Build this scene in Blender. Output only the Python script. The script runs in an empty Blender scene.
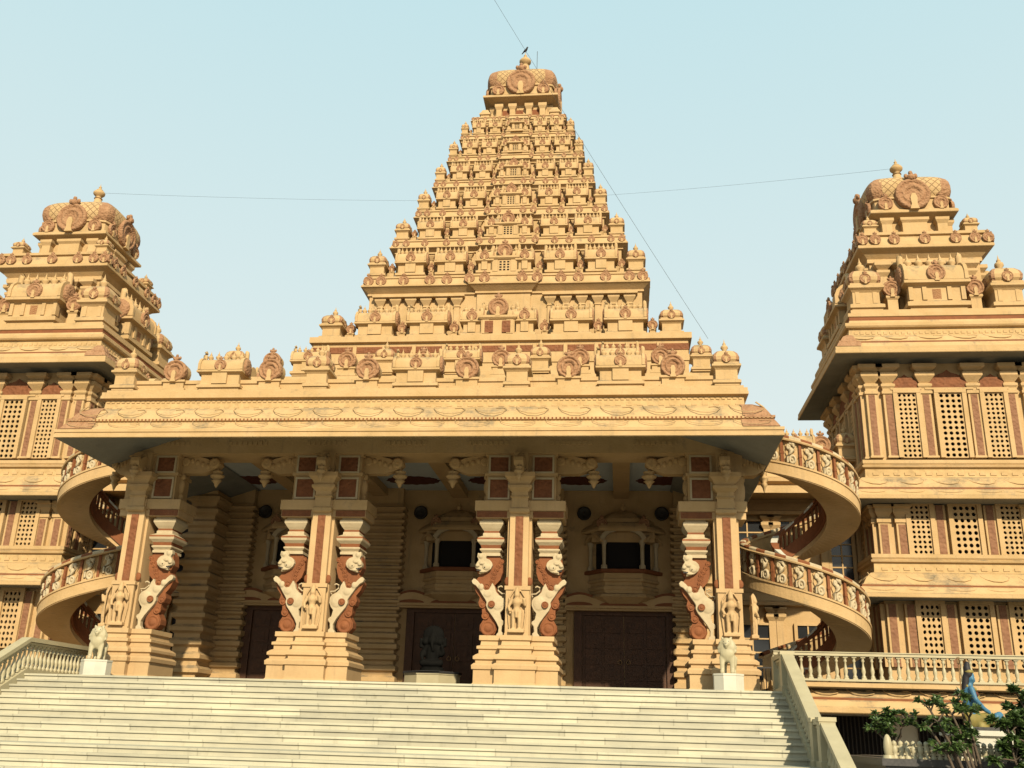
import bpy, math, random
from math import sin, cos, pi, radians as R
from mathutils import Vector, Matrix, noise
from mathutils.geometry import tessellate_polygon
random.seed(7)
S = bpy.context.scene
COL = S.collection

# ------------------------------------------------------------------ camera
cam = bpy.data.cameras.new('camera'); cam.sensor_width = 36; cam.lens = 990.67 / 1024 * 36
cam.clip_start = .1; cam.clip_end = 5000
co = bpy.data.objects.new('camera', cam); COL.objects.link(co)
YAW, PITCH, ROLL = R(6.54), R(19.323), R(1.674)
fw = Vector((-sin(YAW) * cos(PITCH), cos(YAW) * cos(PITCH), sin(PITCH)))
rt = Vector((cos(YAW), sin(YAW), 0)); up = rt.cross(fw)
rt, up = rt * cos(ROLL) + up * sin(ROLL), -rt * sin(ROLL) + up * cos(ROLL)
M = Matrix.Identity(4)
for i in range(3):
    M[i][0], M[i][1], M[i][2] = rt[i], up[i], -fw[i]
M.translation = (6.353, -31.123, -1.185)
co.matrix_world = M
S.camera = co

# ------------------------------------------------------------------ sky and sun
SUN_EL, SUN_AZ = R(30), R(18)           # azimuth: to the right of straight out from the facade
W = bpy.data.worlds.new('World'); S.world = W; W.use_nodes = True
nt = W.node_tree; bg = nt.nodes['Background']
sky = nt.nodes.new('ShaderNodeTexSky'); sky.sky_type = 'NISHITA'; sky.sun_disc = False
sky.sun_elevation = SUN_EL; sky.sun_rotation = pi - SUN_AZ
sky.air_density = 1.0; sky.dust_density = 6.0; sky.ozone_density = 1.6; sky.altitude = 200
hz = nt.nodes.new('ShaderNodeMix'); hz.data_type = 'RGBA'; hz.inputs[0].default_value = .86
tc = nt.nodes.new('ShaderNodeTexCoord'); sx_ = nt.nodes.new('ShaderNodeSeparateXYZ'); nt.links.new(tc.outputs['Generated'], sx_.inputs[0])
mz = nt.nodes.new('ShaderNodeMapRange'); mz.inputs[1].default_value = .12; mz.inputs[2].default_value = .68; nt.links.new(sx_.outputs[2], mz.inputs[0])
hg = nt.nodes.new('ShaderNodeMix'); hg.data_type = 'RGBA'; hg.inputs[6].default_value = (8.3, 8.7, 8.1, 1); hg.inputs[7].default_value = (5.6, 7.9, 8.3, 1)   # milky haze, thickest low down
nt.links.new(mz.outputs[0], hg.inputs[0]); nt.links.new(hg.outputs[2], hz.inputs[7])
nt.links.new(sky.outputs[0], hz.inputs[6]); nt.links.new(hz.outputs[2], bg.inputs[0])
bg.inputs[1].default_value = .077
sd = bpy.data.lights.new('sun', 'SUN'); sd.energy = 5.0; sd.angle = R(1.0); sd.color = (1, .86, .62)
so = bpy.data.objects.new('sun', sd); COL.objects.link(so)
sv = Vector((sin(SUN_AZ) * cos(SUN_EL), -cos(SUN_AZ) * cos(SUN_EL), sin(SUN_EL)))
so.rotation_euler = sv.to_track_quat('Z', 'Y').to_euler()
S.view_settings.view_transform = 'Standard'; S.view_settings.look = 'None'
S.view_settings.exposure = .52; S.view_settings.gamma = 1

# ------------------------------------------------------------------ materials
ALB = .8      # scales every material colour down, paired with exposure, to deepen the porch shade
def mat(name, c1, c2=None, rough=.8, scale=1.2, bump=.0, bscale=18, stain=0., stainc=(.16, .12, .08), carve=0, spec=.3, metal=0, mould=0):
    m = bpy.data.materials.new(name); m.use_nodes = True
    c1 = tuple(c * ALB for c in c1); c2 = tuple(c * ALB for c in c2) if c2 else None; stainc = tuple(c * ALB for c in stainc)
    t = m.node_tree; N = t.nodes; L = t.links; b = N['Principled BSDF']
    b.inputs['Roughness'].default_value = rough; b.inputs['Metallic'].default_value = metal
    b.inputs['Specular IOR Level'].default_value = spec
    g = N.new('ShaderNodeNewGeometry')
    if c2 is None: c2 = tuple(c * .82 for c in c1)
    n1 = N.new('ShaderNodeTexNoise'); n1.inputs['Scale'].default_value = scale; n1.inputs['Detail'].default_value = 8; n1.inputs['Roughness'].default_value = .62
    L.new(g.outputs['Position'], n1.inputs['Vector'])
    r1 = N.new('ShaderNodeMapRange'); r1.inputs[1].default_value = .3; r1.inputs[2].default_value = .7
    L.new(n1.outputs['Fac'], r1.inputs[0])
    mx = N.new('ShaderNodeMix'); mx.data_type = 'RGBA'
    mx.inputs[6].default_value = (*c1, 1); mx.inputs[7].default_value = (*c2, 1); L.new(r1.outputs[0], mx.inputs[0])
    out = mx.outputs[2]
    if stain:
        mp = N.new('ShaderNodeMapping'); mp.inputs['Scale'].default_value = (2.6, 2.6, .3); L.new(g.outputs['Position'], mp.inputs['Vector'])
        n2 = N.new('ShaderNodeTexNoise'); n2.inputs['Scale'].default_value = 1.6; n2.inputs['Detail'].default_value = 9; n2.inputs['Roughness'].default_value = .7
        L.new(mp.outputs[0], n2.inputs['Vector'])
        r2 = N.new('ShaderNodeMapRange'); r2.inputs[1].default_value = .56; r2.inputs[2].default_value = .74; r2.inputs[4].default_value = stain
        L.new(n2.outputs['Fac'], r2.inputs[0])
        m2 = N.new('ShaderNodeMix'); m2.data_type = 'RGBA'; m2.inputs[7].default_value = (*stainc, 1)
        L.new(r2.outputs[0], m2.inputs[0]); L.new(out, m2.inputs[6]); out = m2.outputs[2]
    if mould:       # black mould that settles in patches on ledges that face up, and odd grey patches elsewhere
        sn = N.new('ShaderNodeSeparateXYZ'); L.new(g.outputs['Normal'], sn.inputs[0])
        n4 = N.new('ShaderNodeTexNoise'); n4.inputs['Scale'].default_value = .9; n4.inputs['Detail'].default_value = 10; n4.inputs['Roughness'].default_value = .75; L.new(g.outputs['Position'], n4.inputs['Vector'])
        ad = N.new('ShaderNodeMath'); ad.operation = 'MULTIPLY_ADD'; ad.inputs[1].default_value = .16; L.new(sn.outputs[2], ad.inputs[0]); L.new(n4.outputs['Fac'], ad.inputs[2])
        r4 = N.new('ShaderNodeMapRange'); r4.inputs[1].default_value = .595; r4.inputs[2].default_value = .75; r4.inputs[4].default_value = mould; L.new(ad.outputs[0], r4.inputs[0])
        m4 = N.new('ShaderNodeMix'); m4.data_type = 'RGBA'; m4.inputs[7].default_value = (.13, .11, .075, 1); L.new(r4.outputs[0], m4.inputs[0]); L.new(out, m4.inputs[6]); out = m4.outputs[2]
    L.new(out, b.inputs['Base Color'])
    if bump or carve:
        bp = N.new('ShaderNodeBump'); bp.inputs['Strength'].default_value = bump or .6; bp.inputs['Distance'].default_value = .03
        if carve:
            v = N.new('ShaderNodeTexVoronoi'); v.feature = 'SMOOTH_F1'; v.inputs['Scale'].default_value = carve
            L.new(g.outputs['Position'], v.inputs['Vector']); L.new(v.outputs['Distance'], bp.inputs['Height'])
            bp.inputs['Distance'].default_value = .08
        else:
            n3 = N.new('ShaderNodeTexNoise'); n3.inputs['Scale'].default_value = bscale; n3.inputs['Detail'].default_value = 5
            L.new(g.outputs['Position'], n3.inputs['Vector']); L.new(n3.outputs['Fac'], bp.inputs['Height'])
        L.new(bp.outputs[0], b.inputs['Normal'])
    return m

SAND = (.54, .366, .185)
MT = dict(
    sand=mat('sandstone', SAND, (.44, .292, .13), mould=.8, stain=.5, stainc=(.24, .18, .11), bump=.35, bscale=14),
    pink=mat('pink_sandstone', (.54, .372, .19), (.45, .298, .148), stain=.3, bump=.25, bscale=16),
    carved=mat('carved_sandstone', (.54, .372, .175), (.43, .288, .13), stain=.45, mould=.6, carve=5),
    red=mat('red_stone', (.23, .085, .033), (.155, .056, .022), carve=9, scale=3, stain=.3, stainc=(.35, .2, .11)),
    strip=mat('faded_red_strip', (.27, .135, .07), (.20, .09, .047), carve=9, scale=3, stain=.3, stainc=(.35, .2, .11)),
    terra=mat('weathered_red_stone', (.39, .22, .115), (.27, .135, .065), carve=12, scale=4, stain=.5, stainc=(.36, .23, .12)),
    redp=mat('plain_red_stone', (.25, .088, .03), (.17, .058, .021), bump=.4, bscale=20, scale=3),
    ivory=mat('ivory_stone', (.52, .43, .28), (.43, .34, .21), bump=.3, bscale=12, scale=2.5, stain=.15),
    marble=mat('marble', (.47, .415, .265), (.37, .325, .205), rough=.45, scale=1.5, stain=.35, stainc=(.34, .31, .22)),
    white=mat('white_paint', (.62, .60, .50), (.5, .48, .4), rough=.6, stain=.3, stainc=(.35, .32, .26)),
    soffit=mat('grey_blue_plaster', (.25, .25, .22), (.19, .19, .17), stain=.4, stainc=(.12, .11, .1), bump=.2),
    ceil=mat('blue_ceiling_paint', (.52, .58, .60), (.45, .50, .52), bump=.1),
    maroon=mat('maroon_paint', (.12, .035, .022), (.09, .028, .018)),
    wood=mat('dark_teak', (.105, .045, .02), (.06, .026, .012), rough=.6, scale=5, bump=.3),
    dark=mat('interior_shade_black', (.012, .01, .009), rough=.9),  # near-black surfaces that stand in for the shade inside openings
    glass=mat('dark_glass', (.02, .022, .025), rough=.15, spec=.5),
    iron=mat('painted_iron', (.03, .026, .022), rough=.5),
    bronze=mat('black_stone', (.005, .005, .005), (.008, .008, .007), rough=.8, spec=.05),
    granite=mat('grey_granite', (.075, .07, .068), (.04, .04, .04), rough=.4, scale=18),
    blue=mat('blue_body_paint', (.06, .17, .28), (.045, .14, .23), rough=.5, scale=4),
    yellow=mat('yellow_cloth_paint', (.30, .23, .055), (.19, .16, .05), rough=.6, scale=6),
    hair=mat('black_hair_paint', (.02, .018, .02), rough=.6),
    leaf=mat('leaf_green', (.045, .085, .022), (.08, .13, .032), rough=.42, scale=7, spec=.5),
    bark=mat('grey_bark', (.12, .09, .06), (.07, .05, .035), bump=.6, scale=8),
    floor=mat('dark_floor_stone', (.13, .105, .075), (.10, .08, .055), rough=.6, scale=2),  # unseen porch floor, coloured dark to cut bounce light in the porch
    earth=mat('earth', (.14, .10, .06), (.10, .07, .045), bump=.5),
    pave=mat('paving', (.22, .20, .16), (.17, .15, .12), bump=.3, stain=.3),
    copper=mat('aged_brass', (.35, .22, .10), (.2, .12, .06), rough=.45, metal=.5),
)
def tile_mat():
    m = MT['sand'].copy(); m.name = 'scale_tiled_sandstone'
    t = m.node_tree; N = t.nodes; L = t.links; b = N['Principled BSDF']
    uv = N.new('ShaderNodeUVMap'); sp = N.new('ShaderNodeSeparateXYZ'); L.new(uv.outputs[0], sp.inputs[0])
    ds = []
    for op in ('ADD', 'SUBTRACT'):
        a = N.new('ShaderNodeMath'); a.operation = op; L.new(sp.outputs[0], a.inputs[0]); L.new(sp.outputs[1], a.inputs[1])
        f = N.new('ShaderNodeMath'); f.operation = 'PINGPONG'; f.inputs[1].default_value = .5; L.new(a.outputs[0], f.inputs[0]); ds.append(f.outputs[0])
    mn = N.new('ShaderNodeMath'); mn.operation = 'MINIMUM'; L.new(ds[0], mn.inputs[0]); L.new(ds[1], mn.inputs[1])
    rr = N.new('ShaderNodeMapRange'); rr.inputs[1].default_value = .03; rr.inputs[2].default_value = .09; L.new(mn.outputs[0], rr.inputs[0])
    old = b.inputs['Base Color'].links[0].from_socket
    mx = N.new('ShaderNodeMix'); mx.data_type = 'RGBA'; mx.inputs[6].default_value = (.25, .15, .07, 1)
    L.new(rr.outputs[0], mx.inputs[0]); L.new(old, mx.inputs[7]); L.new(mx.outputs[2], b.inputs['Base Color'])
    bp = N.new('ShaderNodeBump'); bp.inputs['Strength'].default_value = .7; bp.inputs['Distance'].default_value = .05
    L.new(rr.outputs[0], bp.inputs['Height']); L.new(bp.outputs[0], b.inputs['Normal'])
    return m
MT['tiles'] = tile_mat()
def step_mat():
    # long marble slabs of slightly different tone, dark joints between them
    m = mat('marble_steps', (.53, .495, .365), (.41, .39, .30), rough=.55, scale=1.1, stain=.75, stainc=(.30, .28, .20))
    t = m.node_tree; N = t.nodes; L = t.links; b = N['Principled BSDF']
    g = N.new('ShaderNodeNewGeometry'); sp = N.new('ShaderNodeSeparateXYZ'); L.new(g.outputs['Position'], sp.inputs[0])
    k = N.new('ShaderNodeMath'); k.operation = 'MULTIPLY_ADD'; k.inputs[1].default_value = 1 / .158; k.inputs[2].default_value = 40.001
    L.new(sp.outputs[2], k.inputs[0]); fl = N.new('ShaderNodeMath'); fl.operation = 'CEIL'; L.new(k.outputs[0], fl.inputs[0])
    wn = N.new('ShaderNodeTexWhiteNoise'); wn.noise_dimensions = '1D'; L.new(fl.outputs[0], wn.inputs['W'])
    x = N.new('ShaderNodeMath'); x.operation = 'MULTIPLY_ADD'; x.inputs[1].default_value = .42; L.new(sp.outputs[0], x.inputs[0])
    off = N.new('ShaderNodeMath'); off.operation = 'MULTIPLY'; off.inputs[1].default_value = 7; L.new(wn.outputs[0], off.inputs[0]); L.new(off.outputs[0], x.inputs[2])
    cell = N.new('ShaderNodeMath'); cell.operation = 'FLOOR'; L.new(x.outputs[0], cell.inputs[0])
    cb = N.new('ShaderNodeCombineXYZ'); L.new(cell.outputs[0], cb.inputs[0]); L.new(fl.outputs[0], cb.inputs[1])
    w2 = N.new('ShaderNodeTexWhiteNoise'); w2.noise_dimensions = '2D'; L.new(cb.outputs[0], w2.inputs['Vector'])
    mr = N.new('ShaderNodeMapRange'); mr.inputs[3].default_value = .82; mr.inputs[4].default_value = 1.1; L.new(w2.outputs[0], mr.inputs[0])
    old = b.inputs['Base Color'].links[0].from_socket
    mu = N.new('ShaderNodeMix'); mu.data_type = 'RGBA'; mu.blend_type = 'MULTIPLY'; mu.inputs[0].default_value = 1
    L.new(old, mu.inputs[6]); L.new(mr.outputs[0], mu.inputs[7])
    fr = N.new('ShaderNodeMath'); fr.operation = 'PINGPONG'; fr.inputs[1].default_value = .5; L.new(x.outputs[0], fr.inputs[0])
    jr = N.new('ShaderNodeMapRange'); jr.inputs[1].default_value = .004; jr.inputs[2].default_value = .009; jr.inputs[3].default_value = .72; jr.inputs[4].default_value = 1; L.new(fr.outputs[0], jr.inputs[0])
    m3 = N.new('ShaderNodeMix'); m3.data_type = 'RGBA'; m3.blend_type = 'MULTIPLY'; m3.inputs[0].default_value = 1
    L.new(mu.outputs[2], m3.inputs[6]); L.new(jr.outputs[0], m3.inputs[7]); L.new(m3.outputs[2], b.inputs['Base Color'])
    return m
MT['steps'] = step_mat()

# ------------------------------------------------------------------ mesh builder
class MB:
    def __init__(s): s.v = []; s.f = []; s.m = []; s.ms = []; s.sm = []; s.T = None; s.uv = {}
    def mi(s, m):
        if m not in s.ms: s.ms.append(m)
        return s.ms.index(m)
    def add(s, vs, fs, m, smooth=False):
        o = len(s.v); k = s.mi(m)
        s.v += [tuple(s.T @ Vector(p)) if s.T else tuple(p) for p in vs]
        for f in fs: s.f.append([i + o for i in f]); s.m.append(k); s.sm.append(smooth)
    def box(s, x0, x1, y0, y1, z0, z1, m):
        s.add([(x0, y0, z0), (x1, y0, z0), (x1, y1, z0), (x0, y1, z0), (x0, y0, z1), (x1, y0, z1), (x1, y1, z1), (x0, y1, z1)],
              [(0, 3, 2, 1), (4, 5, 6, 7), (0, 1, 5, 4), (1, 2, 6, 5), (2, 3, 7, 6), (3, 0, 4, 7)], m)
    def loft(s, poly, prof, m, cap=True, capb=True, smooth=False):
        """rectilinear plan polygon (counter-clockwise) pushed out by d at every (d, z) of the profile; m may be a list, one per band"""
        n = len(poly); nr = []
        for i in range(n):
            a, b = poly[i], poly[(i + 1) % n]; l = math.hypot(b[0] - a[0], b[1] - a[1]); nr.append(((b[1] - a[1]) / l, -(b[0] - a[0]) / l))
        rings = []
        for d, z in prof:
            rings.append([(poly[i][0] + d * (nr[i - 1][0] + nr[i][0]), poly[i][1] + d * (nr[i - 1][1] + nr[i][1]), z) for i in range(n)])
        vs = [p for r in rings for p in r]
        for k in range(len(prof) - 1):
            fs = [(k * n + i, k * n + (i + 1) % n, (k + 1) * n + (i + 1) % n, (k + 1) * n + i) for i in range(n)]
            mm = m[k] if isinstance(m, list) else m
            o = len(s.v) - 0
            s.add([vs[j] for j in range(k * n, (k + 2) * n)], [tuple(i - k * n for i in f) for f in fs], mm, smooth)
        m0 = m[0] if isinstance(m, list) else m; m1 = m[-1] if isinstance(m, list) else m
        tp = tess(poly)
        if capb: s.add(rings[0], [f[::-1] for f in tp], m0)
        if cap: s.add(rings[-1], tp, m1)
    def rect(s, cx, cy, hx, hy, prof, m, **k):
        s.loft([(cx - hx, cy - hy), (cx + hx, cy - hy), (cx + hx, cy + hy), (cx - hx, cy + hy)], prof, m, **k)
    def lathe(s, prof, m, c=(0, 0, 0), n=12, axis='z', smooth=True):
        vs = []; 
        for r, z in prof:
            for i in range(n):
                a = 2 * pi * i / n
                if axis == 'z': vs.append((c[0] + r * cos(a), c[1] + r * sin(a), c[2] + z))
                elif axis == 'y': vs.append((c[0] + r * cos(a), c[1] - z, c[2] + r * sin(a)))
                else: vs.append((c[0] + z, c[1] + r * cos(a), c[2] + r * sin(a)))
        fs = [(k * n + i, k * n + (i + 1) % n, (k + 1) * n + (i + 1) % n, (k + 1) * n + i) for k in range(len(prof) - 1) for i in range(n)]
        s.add(vs, fs, m, smooth)
        if prof[0][0] > 1e-4: s.add(vs[:n], [tuple(range(n))[::-1]], m)
        if prof[-1][0] > 1e-4: s.add(vs[-n:], [tuple(range(n))], m)
    def ell(s, c, r, m, n=10, k=6):
        pr = []
        vs = []
        for j in range(k + 1):
            t = -pi / 2 + pi * j / k
            for i in range(n):
                a = 2 * pi * i / n; vs.append((c[0] + r[0] * cos(t) * cos(a), c[1] + r[1] * cos(t) * sin(a), c[2] + r[2] * sin(t)))
        s.add(vs, [(j * n + i, j * n + (i + 1) % n, (j + 1) * n + (i + 1) % n, (j + 1) * n + i) for j in range(k) for i in range(n)], m, True)
    def prism(s, pts, y0, y1, m, axis='y'):
        """outline in the XZ plane (counter-clockwise seen from -Y) made a slab from y0 (front) to y1 (back)"""
        n = len(pts); P = (lambda a, b, c: (a, c, b)) if axis == 'y' else (lambda a, b, c: (c, a, b))
        vs = [P(a, b, y0) for a, b in pts] + [P(a, b, y1) for a, b in pts]
        tp = tess(pts)
        s.add(vs, list(tp) + [tuple(i + n for i in f[::-1]) for f in tp] + [(i, i + n, (i + 1) % n + n, (i + 1) % n) for i in range(n)], m)
    def tube(s, pts, r, m, n=6, smooth=True, r1=None):
        pts = [Vector(p) for p in pts]; vs = []; L = len(pts)
        for i, p in enumerate(pts):
            d = (pts[min(i + 1, L - 1)] - pts[max(i - 1, 0)]).normalized()
            a = d.cross(Vector((0, 0, 1)) if abs(d.z) < .9 else Vector((1, 0, 0))).normalized(); b = d.cross(a)
            rr = r if r1 is None else r + (r1 - r) * i / (L - 1)
            vs += [p + a * rr * cos(2 * pi * j / n) + b * rr * sin(2 * pi * j / n) for j in range(n)]
        s.add(vs, [(k * n + j, k * n + (j + 1) % n, (k + 1) * n + (j + 1) % n, (k + 1) * n + j) for k in range(L - 1) for j in range(n)], m, smooth)
        s.add(vs[:n], [tuple(range(n))[::-1]], m); s.add(vs[-n:], [tuple(range(n))], m)
    def sweep(s, path, sec, m, closed=False):
        """section points (outward offset, z offset) swept along path = [(point, outward unit vector)]; open strip of quads with end caps"""
        n = len(sec); vs = []
        for p, o in path: vs += [(p[0] + o[0] * a, p[1] + o[1] * a, p[2] + b) for a, b in sec]
        s.add(vs, [(k * n + j, (k + 1) * n + j, (k + 1) * n + (j + 1) % n, k * n + (j + 1) % n) for k in range(len(path) - 1) for j in range(n)], m)
        s.add(vs[:n], [tuple(range(n))], m); s.add(vs[-n:], [tuple(range(n))[::-1]], m)
    def mesh(s, name):
        me = bpy.data.meshes.new(name); me.from_pydata(s.v, [], s.f)
        for k in s.ms: me.materials.append(MT[k])
        me.polygons.foreach_set('material_index', s.m); me.polygons.foreach_set('use_smooth', s.sm); me.update()
        if s.uv:
            u = me.uv_layers.new(name='UVMap')
            for k, c in s.uv.items():
                for li, q in zip(me.polygons[k].loop_indices, c): u.data[li].uv = q
        return me
    def obj(s, name, parent=None, loc=(0, 0, 0), rz=0, sc=1):
        return put(name, s.mesh(name), parent, loc, rz, sc)
def tess(poly): 
    t = tessellate_polygon([[Vector((p[0], p[1], 0)) for p in poly]])
    out = []
    for f in t:
        a, b, c = [poly[i] for i in f]
        out.append(tuple(f) if (b[0] - a[0]) * (c[1] - a[1]) - (b[1] - a[1]) * (c[0] - a[0]) > 0 else tuple(f[::-1]))
    return out
def put(name, me, parent=None, loc=(0, 0, 0), rz=0, sc=1):
    o = bpy.data.objects.new(name, me); COL.objects.link(o); o.parent = parent; o.location = loc; o.rotation_euler = (0, 0, rz)
    o.scale = (sc, sc, sc) if not hasattr(sc, '__len__') else sc
    return o
def tag(o, label, cat=None, group=None, kind=None):
    o['label'] = label
    if cat: o['category'] = cat
    if group: o['group'] = group
    if kind: o['kind'] = kind
    return o
def thing(name, label, cat, loc=(0, 0, 0), group=None):
    return tag(put(name, None, None, loc), label, cat, group)
def structure(mb, name, kind='structure'):
    o = mb.obj(name); o['kind'] = kind; return o
CACHE = {}
def cached(key, fn):
    if key not in CACHE: CACHE[key] = fn()
    return CACHE[key]
def organic(name, balls, m, voxel=.03, smooth=4, extra=None):
    """limbs given as chains of (x, y, z, radius) fused into one continuous skin"""
    b = MB()
    for ch in balls:
        for i, q in enumerate(ch):
            rr = q[3] if hasattr(q[3], '__len__') else (q[3],) * 3
            b.ell(q[:3], rr, m, 12, 8)
            if i and not hasattr(q[3], '__len__') and not hasattr(ch[i - 1][3], '__len__'):
                b.tube([ch[i - 1][:3], q[:3]], ch[i - 1][3], m, 10, True, q[3])
    if extra: extra(b)
    o = bpy.data.objects.new('tmp', b.mesh('tmp')); COL.objects.link(o)
    r = o.modifiers.new('r', 'REMESH'); r.mode = 'VOXEL'; r.voxel_size = voxel; r.use_smooth_shade = True
    sm = o.modifiers.new('s', 'SMOOTH'); sm.iterations = smooth; sm.factor = .5
    dg = bpy.context.evaluated_depsgraph_get(); me = bpy.data.meshes.new_from_object(o.evaluated_get(dg)); me.name = name
    bpy.data.objects.remove(o)
    me.materials.clear(); me.materials.append(MT[m])
    return me

# ------------------------------------------------------------------ ornament
def kudu(b, x, y, z, r, m='terra', top=True, n=18, inner='sand', depth=.5):
    """horseshoe arch medallion facing -Y, centre (x, z), lying against the plane y"""
    d = r * depth
    b.lathe([(r, 0), (r, d * .7), (r * .93, d), (r * .82, d), (r * .76, d * .72), (r * .66, d * .72), (r * .6, d * .95), (r * .48, d * .95), (r * .42, d * .66), (r * .3, d * .6), (0.0, d * .55)], m, (x, y, z), n, 'y')
    # niche with a small pale figure at the bottom
    b.prism([(x - r * .26, z - r * 1.02), (x + r * .26, z - r * 1.02), (x + r * .16, z - r * .72), (x + r * .2, z - r * .3), (x + r * .1, z - r * .02), (x - r * .1, z - r * .02), (x - r * .2, z - r * .3), (x - r * .16, z - r * .72)], y - d * 1.12, y - d * .2, inner)
    if top:
        b.ell((x, y - d * .6, z + r * 1.08), (r * .27, r * .26, r * .24), m, 8, 5)
        b.ell((x, y - d * .55, z + r * 1.38), (r * .14, r * .14, r * .17), m, 6, 4)
        for sx in (-1, 1): b.ell((x + sx * r * .27, y - d * .5, z + r * 1.2), (r * .13, r * .12, r * .17), m, 6, 4)
def pot(b, x, y, z, h, m='sand', n=8):
    b.lathe([(h * .16, 0), (h * .12, h * .1), (h * .27, h * .28), (h * .24, h * .42), (h * .09, h * .55), (h * .13, h * .6), (h * .05, h * .72), (0.0, h)], m, (x, y, z), n)
def dome(b, cx, cy, hw, z, prof, m='tiles', n=20, tile=.3, redm='terra', corner=.42):
    """square dome: prof = [(fraction of hw, z offset)]; red leaves climb its corners"""
    arc = [0]
    for i in range(1, len(prof)): arc.append(arc[-1] + math.hypot((prof[i][0] - prof[i - 1][0]) * hw, prof[i][1] - prof[i - 1][1]))
    H = arc[-1]
    for side in range(4):
        ca, sa = cos(side * pi / 2), sin(side * pi / 2)
        for k in range(len(prof) - 1):
            for i in range(n):
                q = []
                for (kk, ii) in ((k, i), (k, i + 1), (k + 1, i + 1), (k + 1, i)):
                    h = prof[kk][0] * hw; x = h * (2 * ii / n - 1); y = -h
                    # rounded plan corners
                    l = max(abs(x), abs(y)); e = math.hypot(x, y); f = 1 - .10 * max(0, (e / max(l, 1e-6) - 1) / .414) ** 2
                    q.append((cx + f * (x * ca - y * sa), cy + f * (x * sa + y * ca), z + prof[kk][1]))
                u = abs(2 * (i + .5) / n - 1); t = (arc[k] + arc[k + 1]) / 2 / H
                red = (1 - u) < corner * (1 - (t / .72) ** 1.6) if t < .72 else False
                b.add(q, [(0, 1, 2, 3)], redm if red else m, True)
                b.uv[len(b.f) - 1] = [(prof[kk][0] * hw * (2 * ii / n - 1) / tile, arc[kk] / tile) for (kk, ii) in ((k, i), (k, i + 1), (k + 1, i + 1), (k + 1, i))]
def kuta_mesh(w, h, lod=0, dec=False):
    """little square shrine with a bulbous roof; w = full width, h = height without the finial; origin at the middle of its base"""
    def f():
        b = MB(); a = w / 2; s = 'sand'
        b.rect(0, 0, a, a, [(-.06 * w, 0), (-.06 * w, .04 * h), (0, .06 * h), (0, .13 * h), (-.07 * w, .16 * h), (-.11 * w, .18 * h), (-.11 * w, .42 * h), (-.06 * w, .46 * h), (0.02 * w, .5 * h), (.02 * w, .55 * h), (-.05 * w, .58 * h), (-.05 * w, .62 * h)], s)
        if dec:
            for sx in (-.25 * w, .25 * w): b.box(sx - .06 * w, sx + .06 * w, -a + .09 * w, -a + .2 * w, .18 * h, .43 * h, s)
            b.box(-.1 * w, .1 * w, -a + .12 * w, -a + .2 * w, .22 * h, .38 * h, 'redp')
        P = [(.90, 0), (1.02, .06 * h), (1.05, .14 * h), (.95, .23 * h), (.72, .31 * h), (.42, .36 * h), (.16, .39 * h), (.0, .40 * h)]
        dome(b, 0, 0, a * .96, .62 * h, P, 'sand', 8, .2, 'terra', .3)
        kudu(b, 0, -a * .9, .71 * h, w * .17, n=12, depth=.4, top=not lod)
        b.T = Matrix.Rotation(pi / 2, 4, 'Z'); kudu(b, 0, -a * .9, .71 * h, w * .15, n=10, depth=.4, top=False)
        b.T = Matrix.Rotation(-pi / 2, 4, 'Z'); kudu(b, 0, -a * .9, .71 * h, w * .15, n=10, depth=.4, top=False); b.T = None
        pot(b, 0, 0, h * .99, h * .36)
        return b.mesh('domed_shrine')
    return cached(('kuta', round(w, 2), round(h, 2), lod, dec), f)
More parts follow.
